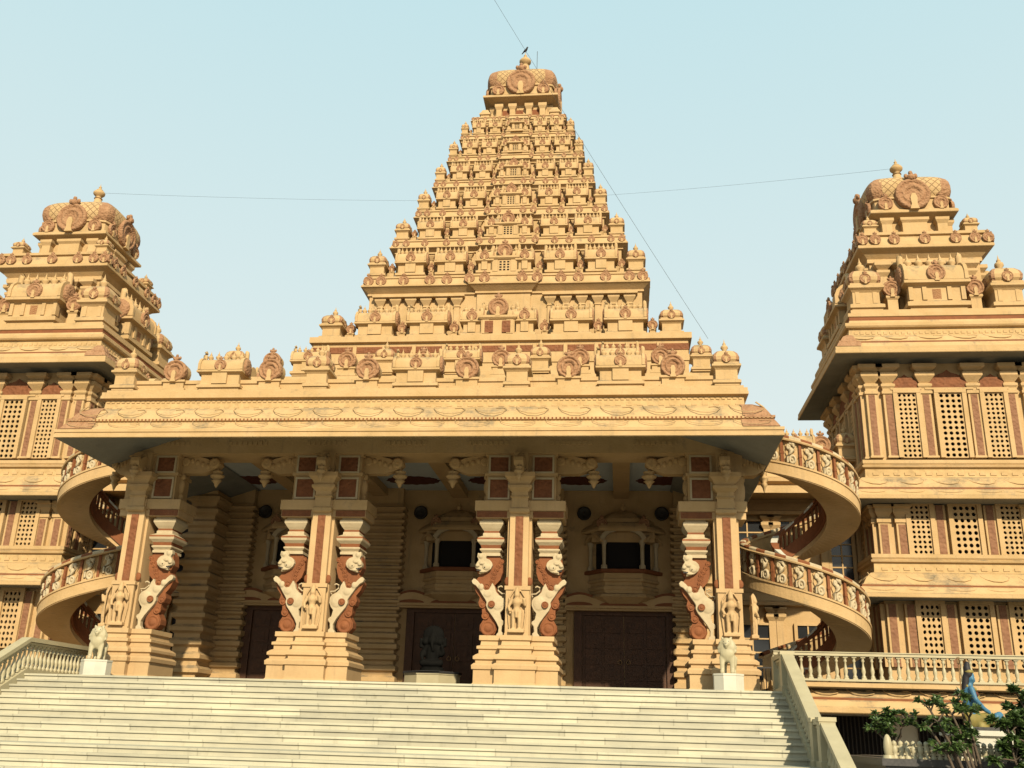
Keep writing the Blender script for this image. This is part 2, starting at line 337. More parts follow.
def shala_mesh(w, h, d, lod=0, pots=5, horns=True, dec=False):
    """oblong shrine with a barrel roof and a row of pots on its ridge; origin at the middle of its base, front at -d/2"""
    def f():
        b = MB(); s = 'sand'; a = w / 2; c = d / 2
        b.rect(0, 0, a, c, [(-.05 * h, 0), (-.05 * h, .04 * h), (0, .06 * h), (0, .13 * h), (-.05 * h, .16 * h), (-.07 * h, .18 * h), (-.07 * h, .40 * h), (-.04 * h, .43 * h), (.03 * h, .46 * h), (.03 * h, .51 * h), (-.04 * h, .53 * h)], s)
        if not dec: b.box(-.17 * w, .17 * w, -c + .0 * h, -c + .1 * h, .16 * h, .44 * h, s)
        if dec:
            for k in (-.42, -.2, .2, .42): b.box(k * w - .035 * w, k * w + .035 * w, -c + .04 * h, -c + .15 * h, .18 * h, .41 * h, s)
            b.box(-.07 * w, .07 * w, -c + .07 * h, -c + .15 * h, .2 * h, .38 * h, 'redp')
        n = 9; sec = []
        for i in range(n + 1):
            t = pi * i / n; r = c * (.98 + .09 * sin(2 * t if t < pi / 2 else 2 * (pi - t)))
            sec.append((-r * cos(t), .53 * h + .34 * h * sin(t) ** .8))
        xs = [-a * .97, a * .97]
        vs = [(x, q[0], q[1]) for x in xs for q in sec]
        b.add(vs, [(i, i + n + 1, i + n + 2, i + 1) for i in range(n)], 'tiles' if False else s, True)
        for x, sg in ((-a * .97, -1), (a * .97, 1)):
            # gable: a raised red horseshoe
            rim = [(q[0] * 1.08, .53 * h + (q[1] - .53 * h) * 1.12) for q in sec]
            b.prism(rim[::-1] if True else rim, x - sg * .03 * w, x + sg * .03 * w, s, 'x') if sg > 0 else b.prism(rim[::-1], x + .03 * w, x - .03 * w, s, 'x')
            b.lathe([(c * .8, 0), (c * .8, .03 * w), (c * .5, .05 * w), (0, .04 * w)], 'terra', (x + sg * .03 * w, 0, .66 * h), 10, 'x') if sg > 0 else b.lathe([(c * .8, 0), (c * .8, -.03 * w), (c * .5, -.05 * w), (0, -.04 * w)], 'terra', (x - .03 * w, 0, .66 * h), 10, 'x')
            if horns:
                b.tube([(x, 0, .82 * h), (x * 1.0, 0, 1.0 * h), (x * .985, 0, 1.06 * h), (x * .93, 0, 1.07 * h)], .055 * h, s, 6)
        kudu(b, 0, -c * .93, .64 * h, h * .15, n=14, depth=.4)
        for k in range(pots): pot(b, a * .72 * (2 * k / (pots - 1) - 1), 0, .85 * h, .27 * h, s, 7)
        return b.mesh('barrel_shrine')
    return cached(('shala', round(w, 2), round(h, 2), round(d, 2), lod, pots, horns, dec), f)
def niche_mesh(w, h, lod=0):
    """narrow post carrying a red horseshoe arch"""
    def f():
        b = MB(); a = w / 2
        b.rect(0, 0, a * .55, a * .6, [(.12 * w, 0), (.12 * w, .08 * h), (0, .11 * h), (0, .4 * h), (.08 * w, .45 * h), (.08 * w, .5 * h), (-.05 * w, .54 * h), (-.05 * w, .62 * h)], 'sand')
        kudu(b, 0, -a * .35, .5 * h + a * .85, a, n=16, depth=.5)
        b.box(-a * .5, a * .5, -a * .36, a * .5, .5 * h, .5 * h + a * 1.5, 'sand')
        return b.mesh('horseshoe_arch')
    return cached(('niche', round(w, 2), round(h, 2)), f)
def kudu_mesh(r):
    """free-standing big horseshoe arch on a parapet block; origin at the bottom"""
    def f():
        b = MB(); b.rect(0, 0, r * .9, r * .45, [(.08, 0), (.08, .1), (0, .13), (0, .3), (.05, .33), (.05, .4)], 'sand')
        kudu(b, 0, -.05, .36 + r * .93, r, n=26, depth=.55)
        b.lathe([(r * .97, -.3), (r * .97, 0)], 'sand', (0, -.05, .36 + r * .93), 20, 'y')
        return b.mesh('horseshoe_arch')
    return cached(('bigkudu', round(r, 2)), f)
def petals(b, p0, p1, out, z0, z1, depth, n, m='sand', r=.03):
    """a row of lotus petals carved in relief on a sloping cornice from p0 to p1 (plan points of its outer, lower edge); out = outward unit vector"""
    p0, p1 = Vector((*p0, 0)), Vector((*p1, 0)); o = Vector((*out, 0)); L = (p1 - p0)
    def P(u, v):      # v: 0 at the outer lower edge, 1 at the inner top
        q = p0 + L * u - o * depth * (v + .0)
        return (q.x + o.x * .02, q.y + o.y * .02, z0 + (z1 - z0) * (v ** .75) + .02)
    for k in range(n):
        u0 = (k + .08) / n; du = .84 / n
        b.tube([P(u0 + du * .0, .98), P(u0 + du * .02, .6), P(u0 + du * .14, .3), P(u0 + du * .36, .13), P(u0 + du * .62, .10), P(u0 + du * .84, .24), P(u0 + du * .93, .5), P(u0 + du * .80, .72), P(u0 + du * .62, .66)], r, m, 5)
def dentils(b, x0, x1, y, z, w, h, m, gap=.5, d=.04):
    n = max(1, int((x1 - x0) / (w / (1 - gap)))); s = (x1 - x0) / n
    for k in range(n): b.box(x0 + k * s + s * gap / 2, x0 + (k + 1) * s - s * gap / 2, y - d, y + .02, z, z + h, m)
def screen_mesh(w, h, nx, ny, hole, kind):
    """stone lattice with real holes, front face at y=0, near-black sheet behind standing in for the unlit void"""
    def f():
        b = MB(); cw, ch = w / nx, h / ny
        for i in range(nx):
            for j in range(ny):
                cx, cz = -w / 2 + (i + .5) * cw, (j + .5) * ch; n = 8
                if kind == 'flower':   # four-petal openings: quarter-turn of the cell by its place
                    sx, sz = (1 if i % 2 else -1), (1 if j % 2 else -1)
                    inn = [(-.34, -.06), (-.06, -.34), (.2, -.36), (.36, -.2), (.38, .1), (.1, .38), (-.2, .36), (-.36, .2)]
                    inn = [(q[0] * sx * .86, q[1] * sz * .86) for q in inn]
                    if sx * sz < 0: inn = inn[::-1]
                    outp = [(-.5, 0), (-.5, -.5), (0, -.5), (.5, -.5), (.5, 0), (.5, .5), (0, .5), (-.5, .5)]
                    k0 = min(range(8), key=lambda k: math.hypot(inn[k][0] + .5, inn[k][1])); inn = inn[k0:] + inn[:k0]
                else:
                    inn = [(hole * cos(pi + t * pi / 4), hole * sin(pi + t * pi / 4)) for t in range(8)]
                    outp = [(-.5, 0), (-.5, -.5), (0, -.5), (.5, -.5), (.5, 0), (.5, .5), (0, .5), (-.5, .5)]
                vs = [(cx + a * cw, 0, cz + c * ch) for a, c in outp] + [(cx + a * cw, 0, cz + c * ch) for a, c in inn] + [(cx + a * cw, .06, cz + c * ch) for a, c in inn]
                b.add(vs, [(t, (t + 1) % 8, (t + 1) % 8 + 8, t + 8) for t in range(8)] + [(t + 8, (t + 1) % 8 + 8, (t + 1) % 8 + 16, t + 16) for t in range(8)], 'sand')
        b.add([(-w / 2, .16, 0), (w / 2, .16, 0), (w / 2, .16, h), (-w / 2, .16, h)], [(0, 1, 2, 3)], 'dark')
        for sx in (-1, 1): b.add([(sx * w / 2, 0, 0), (sx * w / 2, .16, 0), (sx * w / 2, .16, h), (sx * w / 2, 0, h)], [(0, 1, 2, 3)], 'sand')
        for z in (0, h): b.add([(-w / 2, 0, z), (w / 2, 0, z), (w / 2, .16, z), (-w / 2, .16, z)], [(0, 1, 2, 3)], 'sand')
        return b.mesh('lattice_window')
    return cached(('screen', w, h, nx, ny), f)

# ================================================================== ground and steps
b = MB(); b.add([(-900, -300, -3.02), (900, -300, -3.02), (900, 1500, -3.02), (-900, 1500, -3.02)], [(0, 1, 2, 3)], 'earth'); structure(b, 'ground')
b = MB(); b.add([(-26, -40, -3.015), (30, -40, -3.015), (30, 4, -3.015), (-26, 4, -3.015)], [(0, 1, 2, 3)], 'pave'); structure(b, 'paved_forecourt')
RISE, RUN, SY = .158, .32, -3.3
SX = 10.85
def stair_z(y):
    if y >= SY: return 0
    k = (SY - y) / RUN
    if k <= 11: return -RISE * k
    if y > SY - 11 * RUN - 1.25: return -RISE * 11
    return max(-3.01, -RISE * (11 + (SY - 11 * RUN - 1.25 - y) / RUN))
b = MB(); y = SY; z = 0
prof = []      # (y, z) outline of the flight
b.box(-SX, SX, SY, -1.2, -3, -.002, 'steps'); b.box(-SX, SX, -1.2, 7.4, -3, -.002, 'floor')
edges = []
for k in range(19):
    y0 = y; depth = 1.25 + RUN if k == 10 else RUN
    z1 = z - RISE
    b.box(-SX, SX, y0 - depth - .0, y0, -3.01, z1, 'steps') if z1 > -3 else None
    # nosing of the step above
    b.box(-SX + .004, SX - .004, y0 - .045, y0 + .01, z - .05, z + .002, 'steps')
    y = y0 - depth; z = z1
structure(b, 'entrance_steps')

# ================================================================== temple porch
porch = thing('temple_porch', 'columned sandstone entrance porch with carved eave and rearing lion pillars at top of steps', 'temple porch', (0, 0, 0))
def T(name, b, parent, **k): return b.obj(name, parent, **k)
# roof slab: soffit, lotus cornice, frieze, parapet base
YB = 10.4; YWALL = 7.4; cy = (-3.35 + YB) / 2; hy = (YB + 3.35) / 2
EAVE = [(-2.7, 7.86), (0, 6.98), (.03, 7.0), (.03, 7.10), (.01, 7.11), (.01, 7.15), (.04, 7.16), (.04, 7.25), (-.08, 7.28), (-.16, 7.42), (-.24, 7.55), (-.19, 7.57), (-.19, 7.64), (-.28, 7.66), (-.38, 7.84), (-.54, 8.02), (-.75, 8.15), (-.92, 8.2), (-.94, 8.5), (-.8, 8.53), (-.8, 8.62), (-.82, 8.63), (-.82, 8.74), (-.92, 8.76), (-.92, 8.84), (-1.15, 8.86)]
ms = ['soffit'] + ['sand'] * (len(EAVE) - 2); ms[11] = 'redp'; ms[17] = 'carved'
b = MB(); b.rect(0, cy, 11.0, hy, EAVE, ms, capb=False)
dentils(b, -10.8, 10.8, -3.35 + .2, 7.575, .07, .06, 'sand', .4, .03)
dentils(b, -10.05, 10.05, -3.35 + .94, 8.22, .16, .05, 'sand', .5, .03); dentils(b, -10.05, 10.05, -3.35 + .94, 8.40, .1, .05, 'sand', .4, .03)
petals(b, (-10.75, -3.17), (10.75, -3.17), (0, -1), 7.66, 8.14, .55, 17, r=.013)
petals(b, (-10.9, -3.30), (10.9, -3.30), (0, -1), 7.29, 7.55, .16, 16, r=.008)
for sx in (-1, 1):
    petals(b, (sx * 10.85, -3.0), (sx * 10.85, 5.8), (sx, 0), 7.66, 8.14, .55, 7, r=.026)
for sx in (-1, 1):      # red leaf carved over each front hip
    q = []
    for (d, z), w in zip(EAVE[8:18], (1.05, 1.0, .92, .9, .86, .82, .72, .55, .38, .2)):
        X, Y0 = sx * (11 + d + .025), -3.35 - d - .025
        q.append(((X - sx * w, Y0, z + .02), (X, Y0, z + .02), (X, Y0 + w, z + .02)))
    for i in range(len(q) - 1):
        for j in (0, 1):
            f = [q[i][j], q[i][j + 1], q[i + 1][j + 1], q[i + 1][j]]
            b.add(f if sx > 0 else f[::-1], [(0, 1, 2, 3)], 'terra')
T('carved_eave', b, porch)
b = MB(); b.rect(0, cy + .05, 11 - 1.75, hy - 1.75, [(.62, 8.86), (.62, 8.98), (.55, 9.0), (.55, 9.12), (.6, 9.14), (.6, 9.26), (.4, 9.3), (0, 9.32)], 'sand', capb=False); T('parapet_wall', b, porch)
# parapet shrines
KU = kuta_mesh(.84, 1.22); SH = shala_mesh(1.45, 1.3, .75, pots=5); KD = kudu_mesh(.38)
def row(parent, X, Y, z, k0=-6, k1=6, step=1.6, ax='x', rz=0, s=1):
    for k in range(k0, k1 + 1):
        me, nm = (KD, 'horseshoe_arch') if k % 2 else ((SH, 'barrel_shrine') if k % 4 == 0 else (KU, 'domed_shrine'))
        p = (X + step * k, Y, z) if ax == 'x' else (X, Y + step * (k), z)
        o = put(nm, me, parent, p, rz, s)
row(porch, 0, -2.02, 8.86)
for sx in (-1, 1):
    for j in range(1, 5):
        me, nm = (KD, 'horseshoe_arch') if j % 2 else ((SH, 'barrel_shrine') if j == 2 else (KU, 'domed_shrine'))
        put(nm, me, porch, (sx * 9.68, -2.02 + 1.6 * j, 8.86), sx * pi / 2)
# ceiling with painted panels and beams
b = MB(); b.add([(-10, -.8, 7.9), (-10, 7.4, 7.9), (10, 7.4, 7.9), (10, -.8, 7.9)], [(0, 1, 2, 3)], 'ceil'); T('ceiling', b, porch)
b = MB()
b.box(-10.1, 10.1, -.32, .92, 7.32, 7.89, 'sand')
for x in (-9.6, -6.4, -3.2, 0, 3.2, 6.4, 9.6): b.box(x - .3, x + .3, .92, YWALL, 7.58, 7.89, 'sand')
for k in range(7):
    dentils(b, -9.4 + k * 2.7, -8.0 + k * 2.7, -.32, 7.6, .12, .12, 'sand', .3, .03)
T('ceiling_beam', b, porch)
for i in range(6):
    x = -8 + 3.2 * i
    for y in (2.3, 5.7):
        b = MB(); n = 40
        vs = [((1.0 + .06 * cos(16 * 2 * pi * t / n)) * cos(2 * pi * t / n), (.62 + .05 * cos(16 * 2 * pi * t / n)) * sin(2 * pi * t / n)) for t in range(n)]
        b.add([(p[0], p[1], 0) for p in vs] + [(p[0], p[1], -.03) for p in vs], [tuple(range(n, 2 * n))[::-1]] + [(t, (t + 1) % n, n + (t + 1) % n, n + t) for t in range(n)], 'maroon')
        me = cached('rosette', lambda: b.mesh('ceiling_rosette'))
        put('ceiling_rosette', me, porch, (x, y, 7.895))

# ---------------------------------------------------------------- pillars
def LP(pts): return [((x - 190) / 245, (695 - y) / 245) for x, y in pts]
def lion_relief():
    """rearing lion in bold relief, facing +X, hind paws at z=0"""
    head = [(235, 66), (262, 76), (285, 70), (290, 100), (277, 125), (291, 145), (303, 170), (298, 190), (280, 196), (264, 199), (270, 232), (240, 226), (205, 212), (180, 192), (168, 165), (175, 140), (195, 120), (222, 112), (218, 90)]
    body = [(310, 266), (326, 285), (318, 305), (292, 320), (264, 352), (242, 387), (217, 422), (206, 442), (208, 470), (195, 500), (160, 545), (127, 590), (107, 630), (109, 665), (124, 682), (124, 694), (74, 694), (71, 670), (85, 660), (82, 620), (64, 598), (67, 583), (88, 570), (99, 522), (79, 500), (63, 465), (64, 430), (80, 405), (110, 390), (135, 365), (145, 330), (165, 298), (178, 325), (190, 347), (215, 357), (235, 340), (250, 318), (275, 288), (295, 270)]
    def ex(b):
        for p in (head, body): b.prism(LP(p)[::-1], -.27, -.06, 'ivory')
        def e(x, y, rx, rz, d): b.ell(((x - 190) / 245, d, (695 - y) / 245), (rx / 245, .055, rz / 245), 'ivory', 12, 8)
        e(120, 450, 48, 55, -.26); e(216, 178, 30, 26, -.27); e(284, 168, 17, 14, -.29); e(250, 150, 26, 14, -.28); e(245, 215, 24, 9, -.28); e(262, 95, 20, 22, -.26); e(200, 380, 36, 32, -.25); e(250, 330, 22, 26, -.26)
        b.tube([(q[0], -.16, q[1]) for q in LP([(70, 400), (55, 378), (92, 376), (122, 352), (122, 328), (100, 318), (86, 328)])], .03, 'ivory', 6)
    return organic('rearing_lion', [], 'ivory', .014, 2, ex)
def lion_back():
    b = MB()
    P = [(132, 60), (262, 60), (288, 100), (298, 180), (272, 235), (292, 260), (302, 284), (314, 306), (292, 360), (262, 400), (272, 440), (262, 475), (242, 490), (240, 530), (226, 562), (254, 610), (254, 650), (226, 684), (182, 693), (140, 677), (125, 640), (130, 600), (150, 560), (135, 480), (110, 420), (118, 370), (150, 305), (110, 262), (92, 205), (92, 150), (108, 100)]
    b.prism(LP(P)[::-1], -.12, .3, 'redp')
    def disc(x, y, r, y0=-.11, k=1.0):
        r /= 245; b.lathe([(r, 0), (r * .97, .05 * k), (r * .8, .07 * k), (r * .7, .04 * k), (r * .5, .04 * k), (r * .42, .07 * k), (0, .06 * k)], 'redp', ((x - 190) / 245, y0, (695 - y) / 245), 16, 'y')
    disc(190, 632, 60); disc(215, 540, 30); disc(240, 455, 28)
    for t in range(7): disc(120 + 22 * t * .55 - 6 * abs(t - 3), 120 + 30 * t, 20, -.11, .7)
    disc(165, 455, 27, -.31, .6); disc(207, 322, 27, -.2, 1.2)
    b.lathe([(.016, 0), (.016, .02), (0, .025)], 'hair', ((226 - 190) / 245, -.325, (695 - 172) / 245), 8, 'y'); b.box((255 - 190) / 245, (290 - 190) / 245, -.3, -.27, (695 - 199) / 245, (695 - 190) / 245, 'hair')
    return b.mesh('scrolled_backing')
def statue_mesh():
    def ex(b):
        b.box(-.24, .24, -.1, .12, -.06, .06, 'pink')
    ch = [[(-.09, -.02, .08, .06), (-.09, -.03, .35, .065), (-.08, 0, .62, .095)], [(.09, -.02, .08, .06), (.1, -.05, .35, .065), (.08, 0, .62, .095)],
          [(0, 0, .62, .13), (0, 0, .78, .10), (0, -.01, .95, .15), (0, 0, 1.06, .07), (0, -.03, 1.18, .095), (0, -.01, 1.32, .075), (0, 0, 1.42, .04)],
          [(-.16, 0, 1.0, .065), (-.25, -.03, .8, .05), (-.2, -.1, .66, .045)], [(.16, 0, 1.0, .065), (.26, -.03, .85, .05), (.22, -.1, 1.05, .045)],
          [(-.22, .05, .1, .03), (-.27, .05, .6, .03), (-.24, .05, 1.1, .03), (-.1, .05, 1.35, .03), (.1, .05, 1.35, .03), (.25, .05, 1.1, .03), (.27, .05, .6, .03), (.22, .05, .1, .03)],
          [(0, -.13, .62, .05), (0, -.12, .45, .04)]]
    return organic('niche_figure', ch, 'pink', .024, 2, ex)
LION, LBACK, FIG = lion_relief(), lion_back(), statue_mesh()
def bracket_mesh():
    """scrolled corbel reaching out along +X from the pillar, with a lotus pendant"""
    b = MB()
    pts = [(0, 0), (.75, .0), (1.1, .12), (1.28, .2), (1.42, .36), (1.38, .52), (1.22, .56), (1.12, .46), (.9, .58), (.6, .66), (0, .66)]
    b.prism(pts, -.22, .22, 'sand')
    b.lathe([(.17, 0), (.17, .06), (.1, .09), (.06, .07), (0, .1)], 'sand', (.12, -.22, .46), 14, 'y'); b.lathe([(.2, 0), (.2, .06), (.12, .09), (.07, .06), (0, .1)], 'sand', (1.2, -.22, .40), 14, 'y')
    for k in range(4): b.ell((.35 + .2 * k, -.2, .5 - .07 * k), (.09, .08, .12), 'sand', 8, 5)
    b.tube([(1.28, 0, .3), (1.28, 0, .1)], .05, 'sand', 8)
    b.lathe([(0, -.52), (.06, -.44), (.1, -.34), (.2, -.24), (.12, -.2), (.25, -.1), (.27, -.04), (.14, .02), (.2, .06), (.2, .12)], 'sand', (1.28, 0, 0), 12)
    b.ell((.0, -.12, -.5), (.16, .16, .34), 'sand', 8, 6); b.ell((.04, -.16, -.12), (.12, .12, .14), 'sand', 8, 6); b.ell((.02, -.1, -.9), (.12, .12, .14), 'sand', 8, 5)
    return b.mesh('scrolled_bracket')
BRK = bracket_mesh()
def flank_cap(b, cx, m='pink'):
    """bell capital that stands on a rearing lion (z 4.05 to 5.18)"""
    H = lambda h: (h - .5)
    pr = [(.34, 4.02), (.34, 4.1), (.30, 4.12), (.38, 4.2), (.38, 4.24), (.33, 4.26), (.36, 4.36), (.46, 4.45), (.48, 4.52), (.46, 4.58), (.30, 4.66), (.30, 4.74), (.27, 4.76), (.27, 4.82), (.34, 4.9), (.42, 5.02), (.42, 5.12), (.36, 5.14), (.36, 5.19)]
    mm = ['ivory'] * (len(pr) - 1); mm[5] = 'redp'; mm[8] = 'redp'; mm[12] = 'redp'; mm[16] = 'sand'
    b.rect(cx, 0, .3, .42, [(r * .9 - .3, z) for r, z in pr], mm)
def pillar(X, sides):
    """sides: which of (-1, 1) carry a rearing lion"""
    b = MB()
    wl = 1.0 if -1 in sides else .28; wr = 1.0 if 1 in sides else .46
    poly = [(-wl, -.62), (-.34, -.62), (-.34, -.84), (.34, -.84), (.34, -.62), (wr, -.62), (wr, .62), (-wl, .62)]
    pr = [(.32, 0), (.32, .10), (.27, .16), (.27, .52), (.32, .55), (.33, .66), (.27, .72), (.22, .74), (.22, .80), (.29, .84), (.29, .92), (.22, .98), (.14, 1.02), (.14, 1.12), (.20, 1.15), (.20, 1.23), (.10, 1.26), (.08, 1.38), (.14, 1.41), (.14, 1.55)]
    b.loft(poly, pr, 'pink')
    # shaft with its front pilaster
    sl, sr = (.42, .42)
    b.loft([(-.38, -.55), (-.3, -.55), (-.3, -.72), (.3, -.72), (.3, -.55), (.38, -.55), (.38, .6), (-.38, .6)], [(0, 1.55), (0, 5.72)], 'pink', capb=False)
    b.box(-.37, .37, -.86, -.72, 1.55, 1.62, 'pink'); b.box(-.40, .40, -.84, -.7, 2.92, 3.04, 'pink'); b.box(-.36, .36, -.8, -.72, 1.62, 2.92, 'pink')
    # pilaster capital
    b.rect(0, -.5, .26, .28, [(0, 5.3), (.06, 5.35), (.06, 5.45), (0, 5.5), (0, 5.8), (.04, 5.83), (.0, 5.9), (.0, 6.0), (.12, 6.12), (.12, 6.2), (.05, 6.22), (.12, 6.36), (.22, 6.46), (.22, 6.6), (.1, 6.62)], 'sand')
    b.rect(0, -.4, .24, .3, [(0, 6.6), (0, 7.34)], 'sand')
    b.ell((0, -.74, 6.98), (.15, .13, .2), 'sand', 10, 8); b.ell((0, -.8, 6.74), (.2, .1, .1), 'sand', 10, 6); b.ell((0, -.76, 7.18), (.12, .1, .1), 'sand', 8, 5)
    for s in sides: flank_cap(b, s * .92)
    # stacked lintel blocks
    x0, x1 = (-1.4 if -1 in sides else -.62), (1.4 if 1 in sides else .62)
    b.box(x0, x1, -.6, .6, 5.19, 5.42, 'pink'); b.box(x0 - .04, x1 + .04, -.66, .66, 5.42, 5.74, 'sand')
    x0, x1 = (-1.12 if -1 in sides else -.6), (1.12 if 1 in sides else .6)
    b.box(x0, x1, -.5, .5, 5.74, 7.33, 'sand'); b.box(x0 - .06, x1 + .06, -.55, .55, 6.58, 6.68, 'sand'); b.box(x0 - .05, x1 + .05, -.54, .54, 7.24, 7.33, 'sand')
    p = b.obj('pillar', porch, (X, .3, 0))
    def red(x0, x1, y, z0, z1, fr=True):
        c = MB(); c.box(x0, x1, y - .02, y + .02, z0, z1, 'red')
        if fr:
            for (a, d, e, f) in ((x0 - .06, x1 + .06, z0 - .06, z0), (x0 - .06, x1 + .06, z1, z1 + .06), (x0 - .06, x0, z0, z1), (x1, x1 + .06, z0, z1)): c.box(a, d, y - .05, y + .02, e, f, 'ivory')
        c.obj('red_panel', p)
    red(-.12, .12, -.73, 3.05, 5.22, False)
    for s in sides:
        red(min(s * .42, s * 1.38), max(s * .42, s * 1.38), -.61, 5.21, 5.40, False)
        red(min(s * .42, s * 1.0), max(s * .42, s * 1.0), -.51, 5.86, 6.46); red(min(s * .42, s * 1.0), max(s * .42, s * 1.0), -.51, 6.72, 7.2)
    for sx in (-1, 1):
        c = MB(); c.ell((sx * .345, -.6, 3.2), (.1, .05, .14), 'redp'); c.obj('red_boss', p); c = MB(); c.box(sx * .34 - .035, sx * .34 + .035, -.58, -.54, 5.35, 5.6, 'redp'); c.obj('red_boss', p)
    for s in sides:
        o = put('rearing_lion', LION, p, (s * .93, -.22, 1.55), 0, (s, 1.0, 1.0)); put('scrolled_backing', LBACK, p, (s * .93, -.22, 1.55), 0, (s, 1, .98))
    put('niche_figure', FIG, p, (0, -.9, 1.68), 0, (1, 1, .9))
    for s in (-1, 1):
        if s in sides: put('scrolled_bracket', BRK, p, (s * 1.12, 0, 6.74), 0, (s * .93, .8, .88))
        else:
            put('scrolled_bracket', BRK, p, (s * .6, 0, 6.68), 0, (s * .55, 1, 1)); put('niche_figure', FIG, p, (s * .75, -.2, 1.68), s * pi / 2, (1, 1, .9))
    o = put('scrolled_bracket', BRK, p, (0, -.62, 6.6), -pi / 2, (.5, .6, .8))
    return p
for X, sd_ in ((-9.5, (1,)), (-3.2, (-1, 1)), (3.2, (-1, 1)), (9.6, (-1,))): pillar(X, sd_)

# ================================================================== hall behind the porch
hall = thing('temple_hall', 'shaded temple hall with carved doors and balcony windows behind the porch pillars', 'temple hall', (0, 6, 0))
def HB(b, name, par=hall): return b.obj(name, par, (0, -6, 0)) if par is hall else b.obj(name, par)
YW = 7.4
b = MB(); b.box(-10.4, 10.4, YW, 46, -3, 8.9, 'sand'); b.box(-10.3, 10.3, 6.02, YW, 7.93, 8.88, 'sand'); b.rect(0, 26, 10.2, 19.9, [(0, 8.9), (0, 11.6), (.25, 11.65), (.25, 11.9), (.05, 11.95), (.05, 12.35), (-.3, 12.4)], 'sand', capb=False); HB(b, 'wall')
for X in (-9.35, -3.2, 3.2, 9.35):      # piers built of stacked mouldings
    b = MB(); hw = 1.15; z = 0; i = 0
    b.box(X - hw + .2, X + hw - .2, YW - .35, YW, 0, 7.9, 'sand')
    z = .0; ring = []
    while z < 7.0:
        hgt = .26 if z > 2.4 else .4
        ring += [(.0, z), (.10, z + .05), (.10, z + hgt * .5), (.02, z + hgt * .62), (-.03, z + hgt * .7), (-.03, z + hgt * .95)]; z += hgt
    b.rect(X, YW - .2, hw - .15, .28, ring, 'sand'); HB(b, 'moulded_pier')
for sx in (-1, 1):                       # carved pier at each side of the porch
    b = MB(); ring = []; z = 0
    while z < 7.4:
        ring += [(0, z), (.12, z + .06), (.12, z + .2), (.02, z + .27), (-.04, z + .32), (-.04, z + .46)]; z += .5
    b.rect(sx * 9.9, 6.45, .55, .8, ring, 'sand'); HB(b, 'moulded_pier')
def doorway(X):
    p = put('doorway', None, hall, (X, YW - 6, 0))
    b = MB()
    for s in (-1, 1): b.box(s * 1.62 - .15 + s * .1, s * 1.62 + .15 + s * .1, -.16, 0, 0, 3.05, 'wood')
    b.box(-1.87, 1.87, -.16, 0, 3.05, 3.28, 'wood'); b.obj('door_frame', p)
    for s in (-1, 1):
        b = MB(); x0, x1 = (s * .0 + (.01 if s > 0 else -1.56)), (1.56 if s > 0 else -.01)
        b.box(x0, x1, -.06, -.0, .01, 3.05, 'wood')
        for i in range(2):
            for j in range(5):
                cx = x0 + (x1 - x0) * (.27 + .46 * i); cz = .38 + .57 * j
                for r, d in ((.29, .09), (.2, .06), (.12, .115)): b.rect(cx, -.06, r, d - .05, [(0, cz - r * .85), (0, cz + r * .85)], 'wood')
        lf = b.obj('door_leaf', p); c = MB(); c.lathe([(.09, 0), (.09, .02), (.06, .03), (.06, .0)], 'copper', (s * .16, -.09, 1.35), 14, 'y'); c.ell((s * .16, -.12, 1.44), (.03, .03, .03), 'copper', 8, 5); c.obj('door_handle', lf)
    b = MB()       # wavy lintel with red lunettes
    n = 48; top = []; 
    f = lambda x: .30 + .16 * abs(cos(x / 1.1 * pi / 2 * 1.0)) if abs(x) < 1.1 else .30 + .14 * max(0, sin((abs(x) - 1.1) / 1.1 * pi))
    P = [(x, 3.33 + f(x)) for x in [2.2 - 4.4 * i / n for i in range(n + 1)]]
    b.prism([(-2.2, 3.28), (2.2, 3.28)] + P, -.5, 0, 'sand')
    b.box(-2.3, 2.3, -.42, 0, 3.2, 3.30, 'sand')
    for cx, w, h in ((0, .9, .17), (-1.65, .5, .12), (1.65, .5, .12)):
        b.prism([(cx + w * cos(pi * t / 12), 3.38 + h * sin(pi * t / 12)) for t in range(13)], -.53, -.4, 'redp')
    P2 = [(x, z + .10) for x, z in P]
    b.prism([(x, z) for x, z in P[::-1]] + P2, -.44, 0, 'redp'); b.obj('wavy_lintel', p)
    return p
